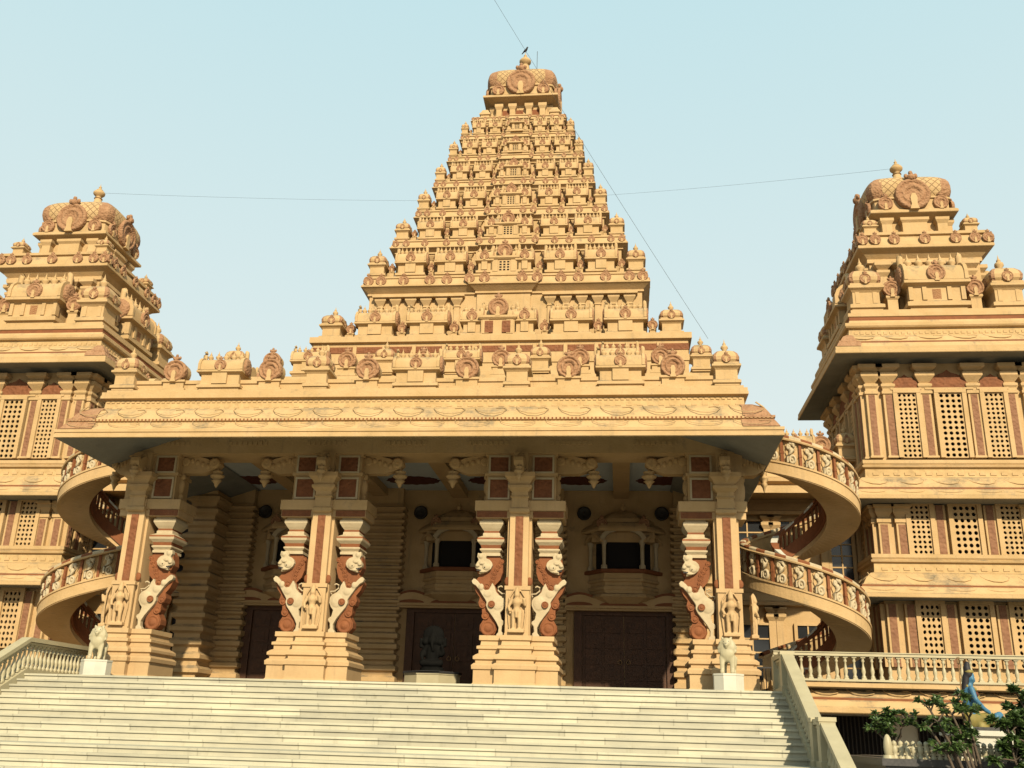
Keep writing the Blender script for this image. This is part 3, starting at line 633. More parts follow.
def balcony(X):
    p = put('balcony_window', None, hall, (X, YW - 6, -.28))
    def half(prof, m, b, a=1.45, d=.8):       # half-octagonal bracketed drum
        pl = [(-a, 0), (-a * .55, -d), (a * .55, -d), (a, 0)]; n = len(prof)
        vs = [((x * (1 + o)), y * (1 + o), z) for o, z in prof for x, y in pl]
        b.add(vs, [(k * 4 + i, k * 4 + i + 1, (k + 1) * 4 + i + 1, (k + 1) * 4 + i) for k in range(n - 1) for i in range(3)], m)
        b.add(vs[:4], [(3, 2, 1, 0)], m); b.add(vs[-4:], [(0, 1, 2, 3)], m)
    b = MB(); half([(-.35, 3.72), (-.1, 3.85), (.08, 3.95), (.02, 4.05), (-.12, 4.1), (-.12, 4.2), (-.08, 4.25), (-.08, 4.35), (-.14, 4.4), (-.14, 4.5), (-.06, 4.55), (-.06, 4.62), (-.1, 4.66), (-.1, 4.85)], 'sand', b); b.obj('balcony_base', p)
    b = MB(); half([(.0, 4.85), (.03, 4.87), (.03, 4.98), (-.02, 5.0)], 'redp', b); b.obj('red_rim', p)
    b = MB(); half([(-.2, 5.0), (-.2, 6.35)], 'dark', b, 1.3, .62); b.obj('opening', p)  # solid near-black drum: the shade inside is painted
    for x, y in ((-.72, -.72), (.72, -.72), (-1.25, -.1), (1.25, -.1)):
        b = MB(); b.lathe([(.12, 5.0), (.12, 5.12), (.07, 5.18), (.08, 5.9), (.12, 6.0), (.12, 6.08)], 'ivory', (x, y, 0), 10); b.obj('balcony_post', p)
    def arch(c, w, y, z, m, rot=0):
        q = MB(); n = 14; o = [(w * cos(pi * t / n), .62 * w * sin(pi * t / n)) for t in range(n + 1)]; i_ = [(.8 * w * cos(pi * t / n), .62 * .72 * w * sin(pi * t / n)) for t in range(n + 1)]
        q.prism(o + i_[::-1], -.1, .1, m); return q
    arch(0, .9, 0, 0, 'ivory').obj('arch', p, (0, -.74, 6.05))
    for s in (-1, 1): arch(0, .55, 0, 0, 'sand').obj('arch', p, (s * 1.12, -.42, 6.0), s * .95)
    b = MB(); half([(.1, 6.42), (.14, 6.5), (.1, 6.6), (-.05, 6.75), (-.15, 6.8), (-.2, 6.95), (-.45, 7.15), (-.7, 7.3), (-.95, 7.38)], 'sand', b); b.box(-1.2, 1.2, -.5, 0, 6.05, 6.42, 'sand')
    kudu(b, -.8, -.72, 6.72, .22, n=12); kudu(b, .8, -.72, 6.72, .22, n=12); pot(b, 0, -.3, 7.3, .4); b.obj('balcony_roof', p)
for X in (-6.45, 0, 6.45): doorway(X); balcony(X)
row(hall, 0, .35, 12.38, -6, 6)
for sx in (-1, 1):
    for j in range(1, 8):
        me, nm = (KD, 'horseshoe_arch') if j % 2 else ((SH, 'barrel_shrine') if j % 4 == 2 else (KU, 'domed_shrine'))
        put(nm, me, hall, (sx * 9.68, .35 + 1.6 * j, 12.38), sx * pi / 2)

# ================================================================== pyramid tower
tower = thing('temple_tower', 'tall stepped pyramid tower of carved tiers topped by a tiled square dome and pot finial', 'temple tower', (0, 26.7, 0))
b = MB()
b.rect(0, 0, 9.9, 9.9, [(0, 12.0), (0, 16.9), (.06, 16.92), (.06, 17.25), (0, 17.27), (0, 17.5), (.03, 17.52), (.03, 17.86), (0, 17.88), (0, 18.05), (.18, 18.1), (.18, 18.42), (-.6, 18.45)], ['sand', 'sand', 'sand', 'sand', 'sand', 'redp', 'red', 'redp', 'sand', 'sand', 'sand', 'sand'], capb=False)
for k in range(12): b.box(-9.3 + k * 1.6, -9.1 + k * 1.6, -9.97, -9.8, 16.95, 17.95, 'sand')
b.obj('tower_base', tower)
TI = [(10.0, 18.4, None)]
LV = [(8.1, 22.26), (6.93, 25.26), (5.88, 27.81), (5.04, 30.33), (4.36, 32.57), (3.73, 34.58), (3.14, 36.35)]
wl, z0 = 9.95, 18.42
for ti, (w, zc) in enumerate(LV):
    dz = zc - z0; f = (zc - z0) / 3.0; hc = .245 * (LV[min(ti + 1, 6)][1] - zc) if ti < 6 else .42
    hc = max(.42, min(hc, .74))
    lod = 0 if ti < 2 else 1
    # wall of the storey and the cornice above it
    cw = .24 * w
    pl = [(-w, -w), (-cw, -w), (-cw, -w - .14), (cw, -w - .14), (cw, -w), (w, -w), (w, w), (-w, w)]
    b = MB(); rec = .055 * w
    pr = [(-rec, z0), (-rec, zc - .36 * f), (-rec + .1, zc - .33 * f), (-rec + .1, zc - .25 * f), (-rec + .06, zc - .23 * f), (-.42 * rec, zc - .10 * f), (-.05, zc - .02), (0, zc), (0, zc + .07 * f), (-.06, zc + .09 * f), (-.10, zc + hc * .4), (-.2, zc + hc * .72), (-.14, zc + hc * .76), (-.14, zc + hc * .92), (-.3, zc + hc)]
    b.loft(pl, pr, 'sand', capb=False)
    npil = 7
    for s in (-1, 1):
        for k in range(npil):
            x = s * (w * .86) * (1 - k * .125)
            if abs(x) < cw + .1: continue
            b.rect(x, -w + rec - .03, .09 * f + .04, .08, [(0, z0), (0, zc - .95 * f), (.05, zc - .92 * f), (0, zc - .85 * f), (.03, zc - .8 * f), (.13 * f, zc - .62 * f), (.13 * f, zc - .52 * f), (.22 * f, zc - .5 * f), (.22 * f, zc - .4 * f)], 'sand')
    r = hc * (.45 if ti == 0 else .36)
    for s in (-1, 1):
        for u in (.95, .86, .70, .515, .395, .235) + ((.13,) if ti < 4 else ()):
            kudu(b, s * u * w, -w + .1 - (.14 if u * w < cw else 0), zc + hc * .5, r * (.92 if ti < 4 else .85), n=12 if ti < 3 else 9, top=ti < 5, depth=.35)
    for a in (pi / 2, -pi / 2):
        b.T = Matrix.Rotation(a, 4, 'Z')
        for k in range(9): kudu(b, w * (.88 - .22 * k), -w + .1, zc + hc * .5, r * .9, n=9, top=False, depth=.35)
    b.T = None
    tier = b.obj('tier', tower)
    # shrines standing on the ledge below
    hS = dz * (.66 if ti else .50); D = wl - .1 * wl + .05
    wk = .142 * D if ti else 1.25
    if ti == 0: hS = 1.62; D = 9.1
    d_ = wk * .9
    kme = kuta_mesh(wk, hS, lod)
    for sx in (-1, 1):
        put('domed_shrine', kme, tier, (sx * D, -D, z0))
        put('domed_shrine', kme, tier, (sx * D, D, z0), pi)
        for u in (.7375, .425): put('barrel_shrine', shala_mesh(.235 * D, hS * 1.25, d_, lod, 6 if ti < 4 else 5, True), tier, (sx * u * D, -D + .04, z0))
        for u in (.894, .581, .268): put('horseshoe_arch', niche_mesh(.06 * D if ti else .55, hS * .72, lod), tier, (sx * u * D, -D + .12, z0))
        put('barrel_shrine', shala_mesh(.13 * D, hS * 1.2, d_, 1, 3, False), tier, (sx * .155 * D, -D - .1, z0))
    # middle bay with a small lattice opening under a large arch
    b = MB(); bw = .098 * D; hb = hS * .72
    b.rect(0, -D - .12, bw, .42 * f + .1, [(.05, z0), (.05, z0 + .12), (0, z0 + .14), (0, z0 + hb * .8), (.06, z0 + hb * .83), (.14, z0 + hb * .9), (.14, z0 + hb), (-.05, z0 + hb + .06)], 'sand')
    yf = -D - .12 - (.42 * f + .1)
    for s in (-1, 1): b.box(s * bw * .72 - bw * .2, s * bw * .72 + bw * .2, yf - .05, yf + .02, z0 + .15, z0 + hb * .8, 'sand')
    if ti == 0:
        for s in (-.52, .52): b.box(s * bw - .2 * bw - .04, s * bw + .2 * bw + .04, yf - .07, yf, z0 + .2, z0 + hb * .74, 'red')
    else:
        for i in range(3):
            for j in range(4): b.box((i - 1) * bw * .3 - bw * .085, (i - 1) * bw * .3 + bw * .085, yf - .012, yf + .03, z0 + hb * (.2 + .15 * j), z0 + hb * (.2 + .15 * j) + hb * .085, 'dark')  # near-black blocks painted as the shaded lattice holes
    kudu(b, 0, yf + .12, z0 + hb + bw * .56, bw * .62, n=20, depth=.45)
    put('barrel_shrine', shala_mesh(.21 * D, hS * 1.3, d_, 1, 4, True), tier, (0, -D + .1, z0))
    b.obj('window_bay', tier)
    # the two flank faces carry the same run of shrines
    for a in (pi / 2, -pi / 2):
        b = MB(); mm = Matrix.Rotation(a, 4, 'Z'); b.T = mm
        for u in (.7375, .425, .14, -.14, -.425, -.7375):
            c, e = u * D, .1 * D
            b.rect(c, -D, e, d_ / 2, [(0, z0), (0, z0 + hS * .5), (.06, z0 + hS * .53), (.06, z0 + hS * .58)], 'sand')
            b.lathe([(d_ * .5, -e), (d_ * .5, e)], 'sand', (c, -D, z0 + hS * .6), 10, 'x'); kudu(b, c, -D - d_ * .45, z0 + hS * .66, hS * .15, n=9, top=False, depth=.35)
        for u in (.894, .581, .28, -.28, -.581, -.894): kudu(b, u * D, -D + .1, z0 + hS * .55, hS * .22, n=9, top=False)
        b.T = None; b.obj('flank_shrine_row', tier)
    wl, z0 = w, zc + hc
# neck and dome
b = MB(); b.rect(0, 0, 1.75, 1.75, [(.6, z0 - .1), (.6, z0 + .3), (.1, z0 + .32), (0, z0 + .5), (0, 38.35), (.1, 38.4), (.72, 38.6), (.74, 38.62), (.74, 38.75), (.5, 38.9), (.42, 39.0)], 'sand')
for x in (-1.45, -.55, .55, 1.45):
    for a in range(4):
        b.T = Matrix.Rotation(a * pi / 2, 4, 'Z'); b.rect(x, -1.85, .18, .18, [(.05, z0 + .3), (0, z0 + .5), (0, 37.9), (.1, 38.1), (.1, 38.3)], 'sand'); b.box(x + .2 if x < 1 else x + .15, x + .7 if x < 1 else x + .18, -1.76, -1.7, z0 + .5, 38.0, 'redp')
b.T = None
for sx in (-1, 1):
    for sy in (-1, 1): b.rect(sx * 2.3, sy * 2.3, .28, .28, [(0, z0), (0, z0 + .35), (.08, z0 + .4), (.08, z0 + .5), (0, z0 + .6), (-.1, z0 + .85), (-.25, z0 + .95)], 'sand')
b.obj('neck', tower)
def crown_dome(b, hw, z, H, tile):
    P = [(.95, 0), (.95, .22 * H), (.99, .24 * H), (.99, .28 * H), (.95, .29 * H), (.99, .36 * H), (1.02, .46 * H), (1.02, .56 * H), (1.0, .65 * H), (.95, .73 * H), (.87, .80 * H), (.75, .86 * H), (.6, .905 * H), (.44, .935 * H), (.3, .96 * H), (.18, 1.0 * H), (.0, 1.0 * H)]
    dome(b, 0, 0, hw, z, P[:5], 'sand', 8, tile, 'sand', 0); dome(b, 0, 0, hw, z, P[4:], 'tiles', 26, tile, 'terra', .36)
    for a in range(4):
        b.T = Matrix.Rotation(a * pi / 2, 4, 'Z')
        kudu(b, 0, -hw * .97, z + .31 * H, .41 * hw, n=30, depth=.28)
        for s in (-1, 1): kudu(b, s * hw * .64, -hw * .94, z + .13 * H, .18 * hw, n=14, depth=.4)
    b.T = None
b = MB(); crown_dome(b, 2.36, 38.95, 2.62, .42); b.obj('tiled_dome', tower)
def finial(b, z, s):
    b.lathe([(.42 * s, 0), (.30 * s, .1 * s), (.22 * s, .2 * s), (.36 * s, .28 * s), (.56 * s, .5 * s), (.58 * s, .66 * s), (.46 * s, .84 * s), (.22 * s, .95 * s), (.3 * s, 1.02 * s), (.16 * s, 1.1 * s), (.1 * s, 1.25 * s), (.16 * s, 1.32 * s), (.06 * s, 1.42 * s), (0, 1.75 * s)], 'sand', (0, 0, z), 16)
b = MB(); b.lathe([(.9, 0), (.6, .35), (.36, .7), (.3, 1.35)], 'sand', (0, 0, 41.45), 14); finial(b, 42.76, .72); b.obj('pot_finial', tower)
tag((lambda b: (b.tube([(0, 0, 0), (0, 0, 2.2)], .018, 'iron', 6), b.box(-.08, .08, -.08, .08, -.1, .1, 'iron'), b.obj('lightning_rod', None, (.9, 26.0, 41.3)))[-1])(MB()), 'thin dark rod upright on the tall tower dome beside its finial', 'lightning rod')

# ================================================================== corner buildings with square towers
def wing(sg, label):
    CX, CY = sg * 18.72, 8.92
    wb = thing('corner_building', label, 'temple building', (CX, CY, 0))
    A = 3.05      # half width of the walls
    def P(b, n, par=wb, **k): return b.obj(n, par, **k)
    b = MB(); b.rect(0, 0, A, A, [(0, -3), (0, 12.75)], 'sand'); P(b, 'wall')
    def ledge(z, name, top):
        pr = [(0, z + .02), (1.12, z), (1.14, z + .02), (1.14, z + .14), (1.06, z + .17), (1.0, z + .36), (.94, z + .40), (.94, z + .46), (.86, z + .5), (.72, z + .72), (.52, z + .92), (.34, z + .98), (.32, z + 1.3), (.42, z + 1.34), (.44, z + 1.4), (.36, z + 1.44), (.40, z + 1.5), (.40, z + 1.62), (.2, z + 1.66), (0, z + top)]
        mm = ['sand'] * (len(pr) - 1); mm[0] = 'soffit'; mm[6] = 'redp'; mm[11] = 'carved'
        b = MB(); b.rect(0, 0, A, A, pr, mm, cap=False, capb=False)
        for a in range(4):
            b.T = Matrix.Rotation(a * pi / 2, 4, 'Z')
            petals(b, (-3.75, -A - .84), (3.75, -A - .84), (0, -1), z + .52, z + .93, .42, 6, r=.02); petals(b, (-4.0, -A - 1.03), (4.0, -A - 1.03), (0, -1), z + .2, z + .38, .1, 6, r=.014)
            dentils(b, -3.2, 3.2, -A - .33, z + 1.05, .2, .1, 'sand', .45, .03)
        b.T = None; P(b, name)
    ledge(3.55, 'lotus_ledge', 1.7); ledge(7.02, 'lotus_ledge', 1.72)
    # windows, pilasters, arches of one face; front face then the face turned to the porch
    def face(rz):
        Rm = Matrix.Rotation(rz, 4, 'Z')
        def at(x, y, z): return tuple(Rm @ Vector((x, y, z)))
        for z0, z1, kind in ((1.3, 3.45, 0), (5.2, 7.0, 1), (8.78, 11.3, 2)):
            for x, w, nx in ((-1.57, .68, 0), (0, .84, 1), (1.57, .68, 0)):
                me = screen_mesh(.84, z1 - z0, 4, max(6, int((z1 - z0) / .2)), .34, 'round') if nx else screen_mesh(.68, z1 - z0, 4, 2 * max(4, int((z1 - z0) / .36)), .34, 'flower')
                # the opening itself: jambs and head proud of the wall round the recessed lattice
                o = put('lattice_window', me, wb, at(x, -A - .18, z0), rz)
                b = MB(); w2 = w / 2
                for s in (-1, 1): b.box(s * (w2 + .085) - .08, s * (w2 + .085) + .08, -.07, .2, 0, z1 - z0, 'sand')
                b.box(-w2 - .16, w2 + .16, -.08, .2, z1 - z0, z1 - z0 + .12, 'sand')
                put('window_frame', b.mesh('window_frame'), o)
                if kind == 2:
                    c = MB(); W2 = .86 if nx else .56; h = .72 if nx else .55
                    pts = [(-W2, 0), (W2, 0), (W2 * 1.05, h * .2), (W2 * .85, h * .25), (W2 * .72, h * .5), (W2 * .42, h * .74), (W2 * .16, h * .84), (0, h), (-W2 * .16, h * .84), (-W2 * .42, h * .74), (-W2 * .72, h * .5), (-W2 * .85, h * .25), (-W2 * 1.05, h * .2)]
                    c.prism(pts, -.16, 0, 'red'); c.box(-W2 * 1.02, W2 * 1.02, -.2, 0, -.08, -.005, 'sand')
                    put('arched_panel', c.mesh('arched_panel'), wb, at(x, -A, z1 + .22), rz)
            for x in (-2.85, -2.22, -.87, .87, 2.22, 2.85):
                b = MB(); h = z1 - z0
                if kind == 2:
                    b.rect(0, -.05, .2, .12, [(.04, 0), (.04, .06), (0, .1), (0, h - .05), (.05, h - .02), (.05, h + .08), (0, h + .12), (0, h + .2), (.06, h + .28), (.06, h + .36), (-.02, h + .42), (.04, h + .5), (.16, h + .66), (.16, h + .8), (.04, h + .84), (.24, h + .98), (.24, h + 1.12)], 'sand')
                    b.box(-.115, .115, -.185, -.1, .02, h - .06, 'strip')
                else:
                    e = abs(x) > 2
                    b.rect(0, -.05, .2, .12, [(0, 0), (0, h * (.62 if e and kind else 1.0))] + ([(.05, h * .64), (.05, h * .72), (0, h * .75), (.1, h * .85), (.1, h * .93), (.16, h * .95), (.16, h)] if e and kind else []), 'sand')
                    b.box(-.125, .125, -.185, -.1, .0, h * (.6 if e and kind else .995), 'strip')
                o = put('pilaster', b.mesh('pilaster'), wb, at(x, -A, z0), rz)
        return
    face(0); face(-sg * pi / 2)
    # eave and the roof storeys
    E_ = A
    pr = [(.0, 12.55), (.45, 12.62), (1.2, 12.56), (1.22, 12.58), (1.22, 12.68), (1.2, 12.7), (1.2, 12.83), (1.1, 12.86), (1.02, 13.02), (.98, 13.06), (.98, 13.12), (.9, 13.16), (.78, 13.36), (.6, 13.5), (.52, 13.54), (.48, 13.8), (.6, 13.84), (.64, 13.9), (.64, 14.02), (.46, 14.08), (.42, 14.2), (.42, 14.34), (.46, 14.36), (.46, 14.5), (.3, 14.56), (.3, 14.7), (-.4, 14.75)]
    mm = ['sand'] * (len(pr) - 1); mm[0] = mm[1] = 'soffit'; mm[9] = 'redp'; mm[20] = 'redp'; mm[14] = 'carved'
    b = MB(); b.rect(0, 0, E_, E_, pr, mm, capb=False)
    for a in range(4):
        b.T = Matrix.Rotation(a * pi / 2, 4, 'Z'); petals(b, (-3.75, -A - .9), (3.75, -A - .9), (0, -1), 13.16, 13.5, .34, 6, r=.022)
        dentils(b, -3.4, 3.4, -A - .5, 13.58, .13, .1, 'sand', .4, .03)
        for s in (-1, 1):
            q = []
            for (d, z), w in zip(pr[7:14], (.9, .85, .8, .75, .6, .4, .2)):
                c = E_ + d + .03; q.append(((s * (c - w), -c, z + .02), (s * c, -c, z + .02)))
            for i in range(len(q) - 1):
                f = [q[i][0], q[i][1], q[i + 1][1], q[i + 1][0]]; b.add(f if s > 0 else f[::-1], [(0, 1, 2, 3)], 'terra')
    b.T = None; P(b, 'carved_eave')
    # first roof storey
    km = kuta_mesh(1.32, 1.92, 0, True); sm = shala_mesh(2.35, 2.38, 1.2, 0, 5, True, True); nm = niche_mesh(.72, 1.6)
    for sx in (-1, 1):
        for sy in (-1, 1): put('domed_shrine', km, wb, (sx * 2.68, sy * 2.68, 14.7), 0)
    for a in range(4):
        if (a == 2): continue
        Rm = Matrix.Rotation(a * pi / 2, 4, 'Z')
        put('barrel_shrine', sm, wb, Rm @ Vector((0, -2.78, 14.7)), a * pi / 2)
        for s in (-1, 1): put('horseshoe_arch', nm, wb, Rm @ Vector((s * 1.58, -2.62, 14.7)), a * pi / 2)
    b = MB(); b.rect(0, 0, 2.65, 2.65, [(-.5, 14.6), (-.5, 17.2), (-.4, 17.25), (-.4, 17.38), (-.42, 17.42), (-.25, 17.6), (-.02, 17.73), (0, 17.75), (0, 17.86), (-.06, 17.9), (-.1, 18.1), (-.22, 18.34), (-.12, 18.38), (-.12, 18.5), (-.3, 18.55)], 'sand', capb=False)
    for a in range(4):
        b.T = Matrix.Rotation(a * pi / 2, 4, 'Z')
        for x in (-2.45, -1.95, -1.2, .0, 1.2, 1.95, 2.45) if a != 9 else (): kudu(b, x, -2.60, 18.12, .23, n=14, depth=.35)
        for x in (-1.7, -1.0, 1.0, 1.7): b.rect(x, -2.2, .16, .12, [(0, 14.7), (0, 16.6), (.1, 16.75), (.1, 16.85), (.02, 16.9), (.18, 17.05), (.18, 17.2)], 'sand')
    b.T = None; P(b, 'roof_storey')
    k2 = kuta_mesh(.62, .8, 1)
    for sx in (-1, 1):
        for sy in (-1, 1): put('domed_shrine', k2, wb, (sx * 2.0, sy * 2.0, 18.5))
    b = MB(); b.rect(0, 0, 1.3, 1.3, [(.25, 18.5), (.25, 18.62), (.0, 18.68), (0, 19.6), (.12, 19.66), (.46, 19.8), (.48, 19.82), (.48, 19.92), (.4, 20.0), (.3, 20.05)], 'sand', capb=False)
    for a in range(4):
        b.T = Matrix.Rotation(a * pi / 2, 4, 'Z')
        b.rect(0, -1.42, .5, .2, [(.06, 18.68), (.0, 18.75), (0, 19.4), (.08, 19.5), (.08, 19.62)], 'sand')
        for s in (-1, 1): b.rect(s * 1.12, -1.4, .2, .2, [(.05, 18.68), (0, 18.76), (0, 19.35), (.08, 19.5), (.08, 19.62)], 'sand'); b.box(s * .72 - .18, s * .72 + .18, -1.33, -1.28, 18.75, 19.55, 'redp') if False else None
    b.T = None; P(b, 'neck')
    b = MB(); crown_dome(b, 1.76, 20.02, 2.0, .33); P(b, 'tiled_dome')
    b = MB(); b.lathe([(.75, 0), (.45, .3), (.2, .55), (.15, .8)], 'sand', (0, 0, 21.88), 12); finial(b, 22.66, .48); P(b, 'pot_finial')
    return wb
wing(-1, 'domed lattice-windowed building beyond the left spiral staircase, cut off by the left picture edge')
wing(1, 'domed lattice-windowed building rising behind the long terrace balustrade')

# ================================================================== low linking blocks between porch and corner buildings
def link(sg, label):
    lk = thing('linking_block', label, 'temple building', (sg * 13.0, 7.9, 0))
    P = lambda b, n, **k: b.obj(n, lk, **k)
    b = MB(); b.rect(0, 2, 2.7, 2, [(0, -3), (0, 9.1)], 'sand')
    for z in (3.55, 7.02): b.rect(0, 2, 2.7, 2, [(0, z), (.3, z + .02), (.32, z + .15), (.2, z + .2), (.12, z + .5), (.05, z + .52), (.05, z + .8), (.14, z + .85), (.14, z + 1.0), (0, z + 1.05)], 'sand', cap=False)
    b.rect(0, 2, 2.7, 2, [(0, 8.3), (.3, 8.36), (.32, 8.5), (.2, 8.56), (.1, 8.8), (.2, 8.86), (.2, 9.0), (0, 9.12)], 'sand', capb=False); P(b, 'wall')
    for z0, h in ((0.35, 2.5), (4.6, 2.2)):
        for i, x in enumerate((-1.75, .3, 1.85) if z0 < 1 else (-1.75, -.1, 1.75)):
            w = 1.9 if i == 0 else .9  # first window widened: its dark glass stands in for a deep shaded opening
            g = MB(); g.box(x - w / 2, x + w / 2, -.06, 0, z0, z0 + h, 'glass'); o = P(g, 'glazed_window')
            f = MB()
            for s in (-1, 1): f.box(x + s * w / 2 - .06, x + s * w / 2 + .06, -.14, .02, z0 - .05, z0 + h + .08, 'sand')
            f.box(x - w / 2, x + w / 2, -.135, .02, z0 + h, z0 + h + .08, 'sand'); f.box(x - w / 2 - .1, x + w / 2 + .1, -.2, .02, z0 - .14, z0 - .052, 'sand')
            for k in range(1, 2): f.box(x - .025, x + .025, -.1, -.05, z0, z0 + h, 'sand')
            for k in range(1, 5): f.box(x - w / 2 + .06, x + w / 2 - .06, -.098, -.052, z0 + h * k / 5 - .025, z0 + h * k / 5 + .025, 'sand')
            o2 = f.obj('window_frame', o)
    for x in (-1.0, -.72, 1.1, 2.45):
        for z0, z1 in ((0, 3.5), (4.6, 6.98)):
            b = MB(); b.rect(x, -.06, .13, .1, [(.03, z0), (.03, z0 + .1), (0, z0 + .14), (0, z1 - .5), (.1, z1 - .35), (.1, z1 - .25), (.02, z1 - .2), (.14, z1 - .05), (.14, z1)], 'sand'); P(b, 'pilaster')
    b = MB(); b.box(-2.68, 2.68, -1.5, -.02, 7.66, 7.82, 'sand'); b.box(-2.7, 2.7, -1.54, -1.4, 7.60, 7.88, 'sand'); P(b, 'added_shade_slab')  # slab added to throw shade on the wall below it
    for x, me, n in ((-.7, KU, 'domed_shrine'), (.1 * 0 + .25, SH, 'barrel_shrine'), (1.25, KD, 'horseshoe_arch'), (2.2, KU, 'domed_shrine'), (-1.6, KD, 'horseshoe_arch'), (-2.4, KU, 'domed_shrine')):
        put(n, me, lk, (sg * x, -.15, 9.1))
    return lk
link(-1, 'linking block mostly hidden behind the left spiral staircase and pillar')
link(1, 'linking block with glazed windows behind the spiral staircase next to the terrace balustrade')

# ================================================================== spiral staircases
def spiral(sg, label):
    st = thing('spiral_staircase', label, 'spiral staircase', (sg * 12.55, 3.91, 0))
    Ro, Ri, PT = 2.02, .95, 4.15
    RZ = lambda t: 4.18 - PT * t / (2 * pi)
    t0, t1 = -2 * pi - 2.4, 3.9
    def at(t, r, z): return (sg * r * sin(t), -r * cos(t), z)
    def o(t): return (sg * sin(t), -cos(t))
    def path(dz, r, a=t0, b_=t1, n=None):
        n = n or max(2, int((b_ - a) / .09)); return [(at(a + (b_ - a) * k / n, r, RZ(a + (b_ - a) * k / n) + dz), o(a + (b_ - a) * k / n)) for k in range(n + 1)]
    flip = lambda s: s if sg > 0 else s[::-1]
    b = MB(); b.sweep(path(0, 0), flip([(Ri - .02, -1.36), (Ro - .01, -1.41), (Ro, -1.41), (Ro, -1.17), (Ri - .02, -1.14)]), 'sand'); b.obj('stair_slab', st)
    b = MB(); b.sweep(path(0, Ro), flip([(-.14, -1.22), (.0, -1.38), (.03, -1.38), (.03, -1.02), (.07, -1.0), (.07, -.94), (-.14, -.94)]), 'sand'); b.obj('parapet_band', st)
    n = int((t1 - t0) / (2 * .72 / Ro))
    for k in range(int((t1 - t0) / .17)):       # steps
        pass
    b = MB(); dt = .165 / PT * 2 * pi
    k = 0
    while t0 + (k + 1) * dt < t1:
        a0, a1 = t0 + k * dt, t0 + (k + 1) * dt; z = RZ(a0) - 1.0 - .0
        q = [at(a0, Ri, z), at(a0, Ro - .12, z), at(a1, Ro - .12, z), at(a1, Ri, z)]; q2 = [(p[0], p[1], z - .22) for p in q]
        b.add(q + q2, [(0, 1, 2, 3) if sg < 0 else (3, 2, 1, 0), (0, 1, 5, 4), (1, 2, 6, 5), (2, 3, 7, 6), (3, 0, 4, 7), (4, 5, 6, 7)], 'marble'); k += 1
    b.obj('steps', st)
    # coping of alternating pale and red blocks
    def alternating(nm, sec, dt, ms_):
        b = MB(); n = int((t1 - t0) / dt) * 2; pa = path(0, 0, n=n); sec = flip(sec); m_ = len(sec); vs = []
        for p, u in pa: vs += [(u[0] * x, u[1] * x, p[2] + z) for x, z in sec]
        for k in range(n): b.add(vs[k * m_:(k + 2) * m_], [(j, m_ + j, m_ + (j + 1) % m_, (j + 1) % m_) for j in range(m_)], ms_[(k // 2) % 2])
        b.obj(nm, st)
    alternating('coping', [(Ro - .17, -.07), (Ro + .05, -.07), (Ro + .05, .0), (Ro, .04), (Ro - .12, .04), (Ro - .17, .0)], .36 / Ro, ('ivory', 'redp'))
    b = MB(); b.sweep(path(0, Ro), flip([(-.19, -.15), (.07, -.15), (.09, -.1), (.06, -.071), (-.18, -.071)]), 'sand'); b.obj('coping_bed', st)
    b = MB(); b.sweep(path(0, Ro), flip([(-.13, -.96), (-.10, -.96), (-.10, -.14), (-.13, -.14)]), 'sand'); b.obj('parapet_panel', st)
    # red posts and carved scroll balusters, one by one where they can be seen
    def post():
        b = MB(); b.box(-.042, .042, -.05, .05, -.96, -.14, 'redp'); b.box(-.055, .055, -.065, .065, -.62, -.54, 'redp'); return b.mesh('red_post')
    def scroll():
        b = MB(); w = .25
        P = [(-.2, -.95), (.2, -.95), (.27, -.82), (.22, -.7), (.27, -.58), (.2, -.47), (.26, -.34), (.24, -.2), (.12, -.14), (-.16, -.14), (-.25, -.24), (-.2, -.36), (-.26, -.5), (-.2, -.62), (-.27, -.76)]
        b.prism(P, -.0, .07, 'sand')
        b.lathe([(.17, 0), (.17, .06), (.11, .09), (.09, .03), (.05, .03), (.04, .07), (0, .07)], 'ivory', (.05, 0, -.77), 14, 'y'); b.lathe([(.11, 0), (.11, .05), (.06, .07), (0, .04)], 'ivory', (-.1, 0, -.32), 12, 'y')
        b.tube([(-.17, -.02, -.86), (-.19, -.03, -.66), (-.05, -.04, -.54), (.12, -.04, -.47), (.17, -.03, -.34), (.08, -.03, -.24), (-.06, -.02, -.2)], .06, 'ivory', 7); b.ell((.1, -.03, -.24), (.11, .07, .08), 'ivory', 8, 5); b.ell((.0, -.03, -.44), (.12, .07, .1), 'ivory', 8, 5)
        return b.mesh('carved_baluster')
    pm, sm = cached('post', post), cached('scroll', scroll)
    n = int((t1 - t0) / (.30 / Ro))
    for k in range(n):
        t = t0 + (k + .5) * (t1 - t0) / n
        put('red_post' if k % 2 else 'carved_baluster', pm if k % 2 else sm, st, at(t, Ro - .06, RZ(t)), sg * t, 1 if k % 2 else (.72, 1, 1))
    # inner parapet, dark red with pale slots
    b = MB(); b.sweep(path(0, 0), flip([(Ri - .1, -1.2), (Ri - .02, -1.2), (Ri - .02, -.72), (Ri - .1, -.72)]), 'redp'); b.sweep(path(0, 0), flip([(Ri - .13, -.22), (Ri + .01, -.22), (Ri + .01, -.1), (Ri - .13, -.1)]), 'redp')
    k = 0; t = t0
    while t < t1:
        b.tube([at(t, Ri - .06, RZ(t) - .74), at(t, Ri - .06, RZ(t) - .2)], .05, 'redp', 5); t += .2
    b.obj('inner_railing', st)
    alternating('inner_coping', [(Ri - .17, -.1), (Ri + .05, -.1), (Ri + .05, -.02), (Ri - .17, -.02)], .45, ('white', 'redp'))
    return st
spiral(-1, 'spiral staircase with carved parapet curving outward behind the left white lion')
spiral(1, 'curving spiral staircase with carved parapet rising above the terrace balustrade')

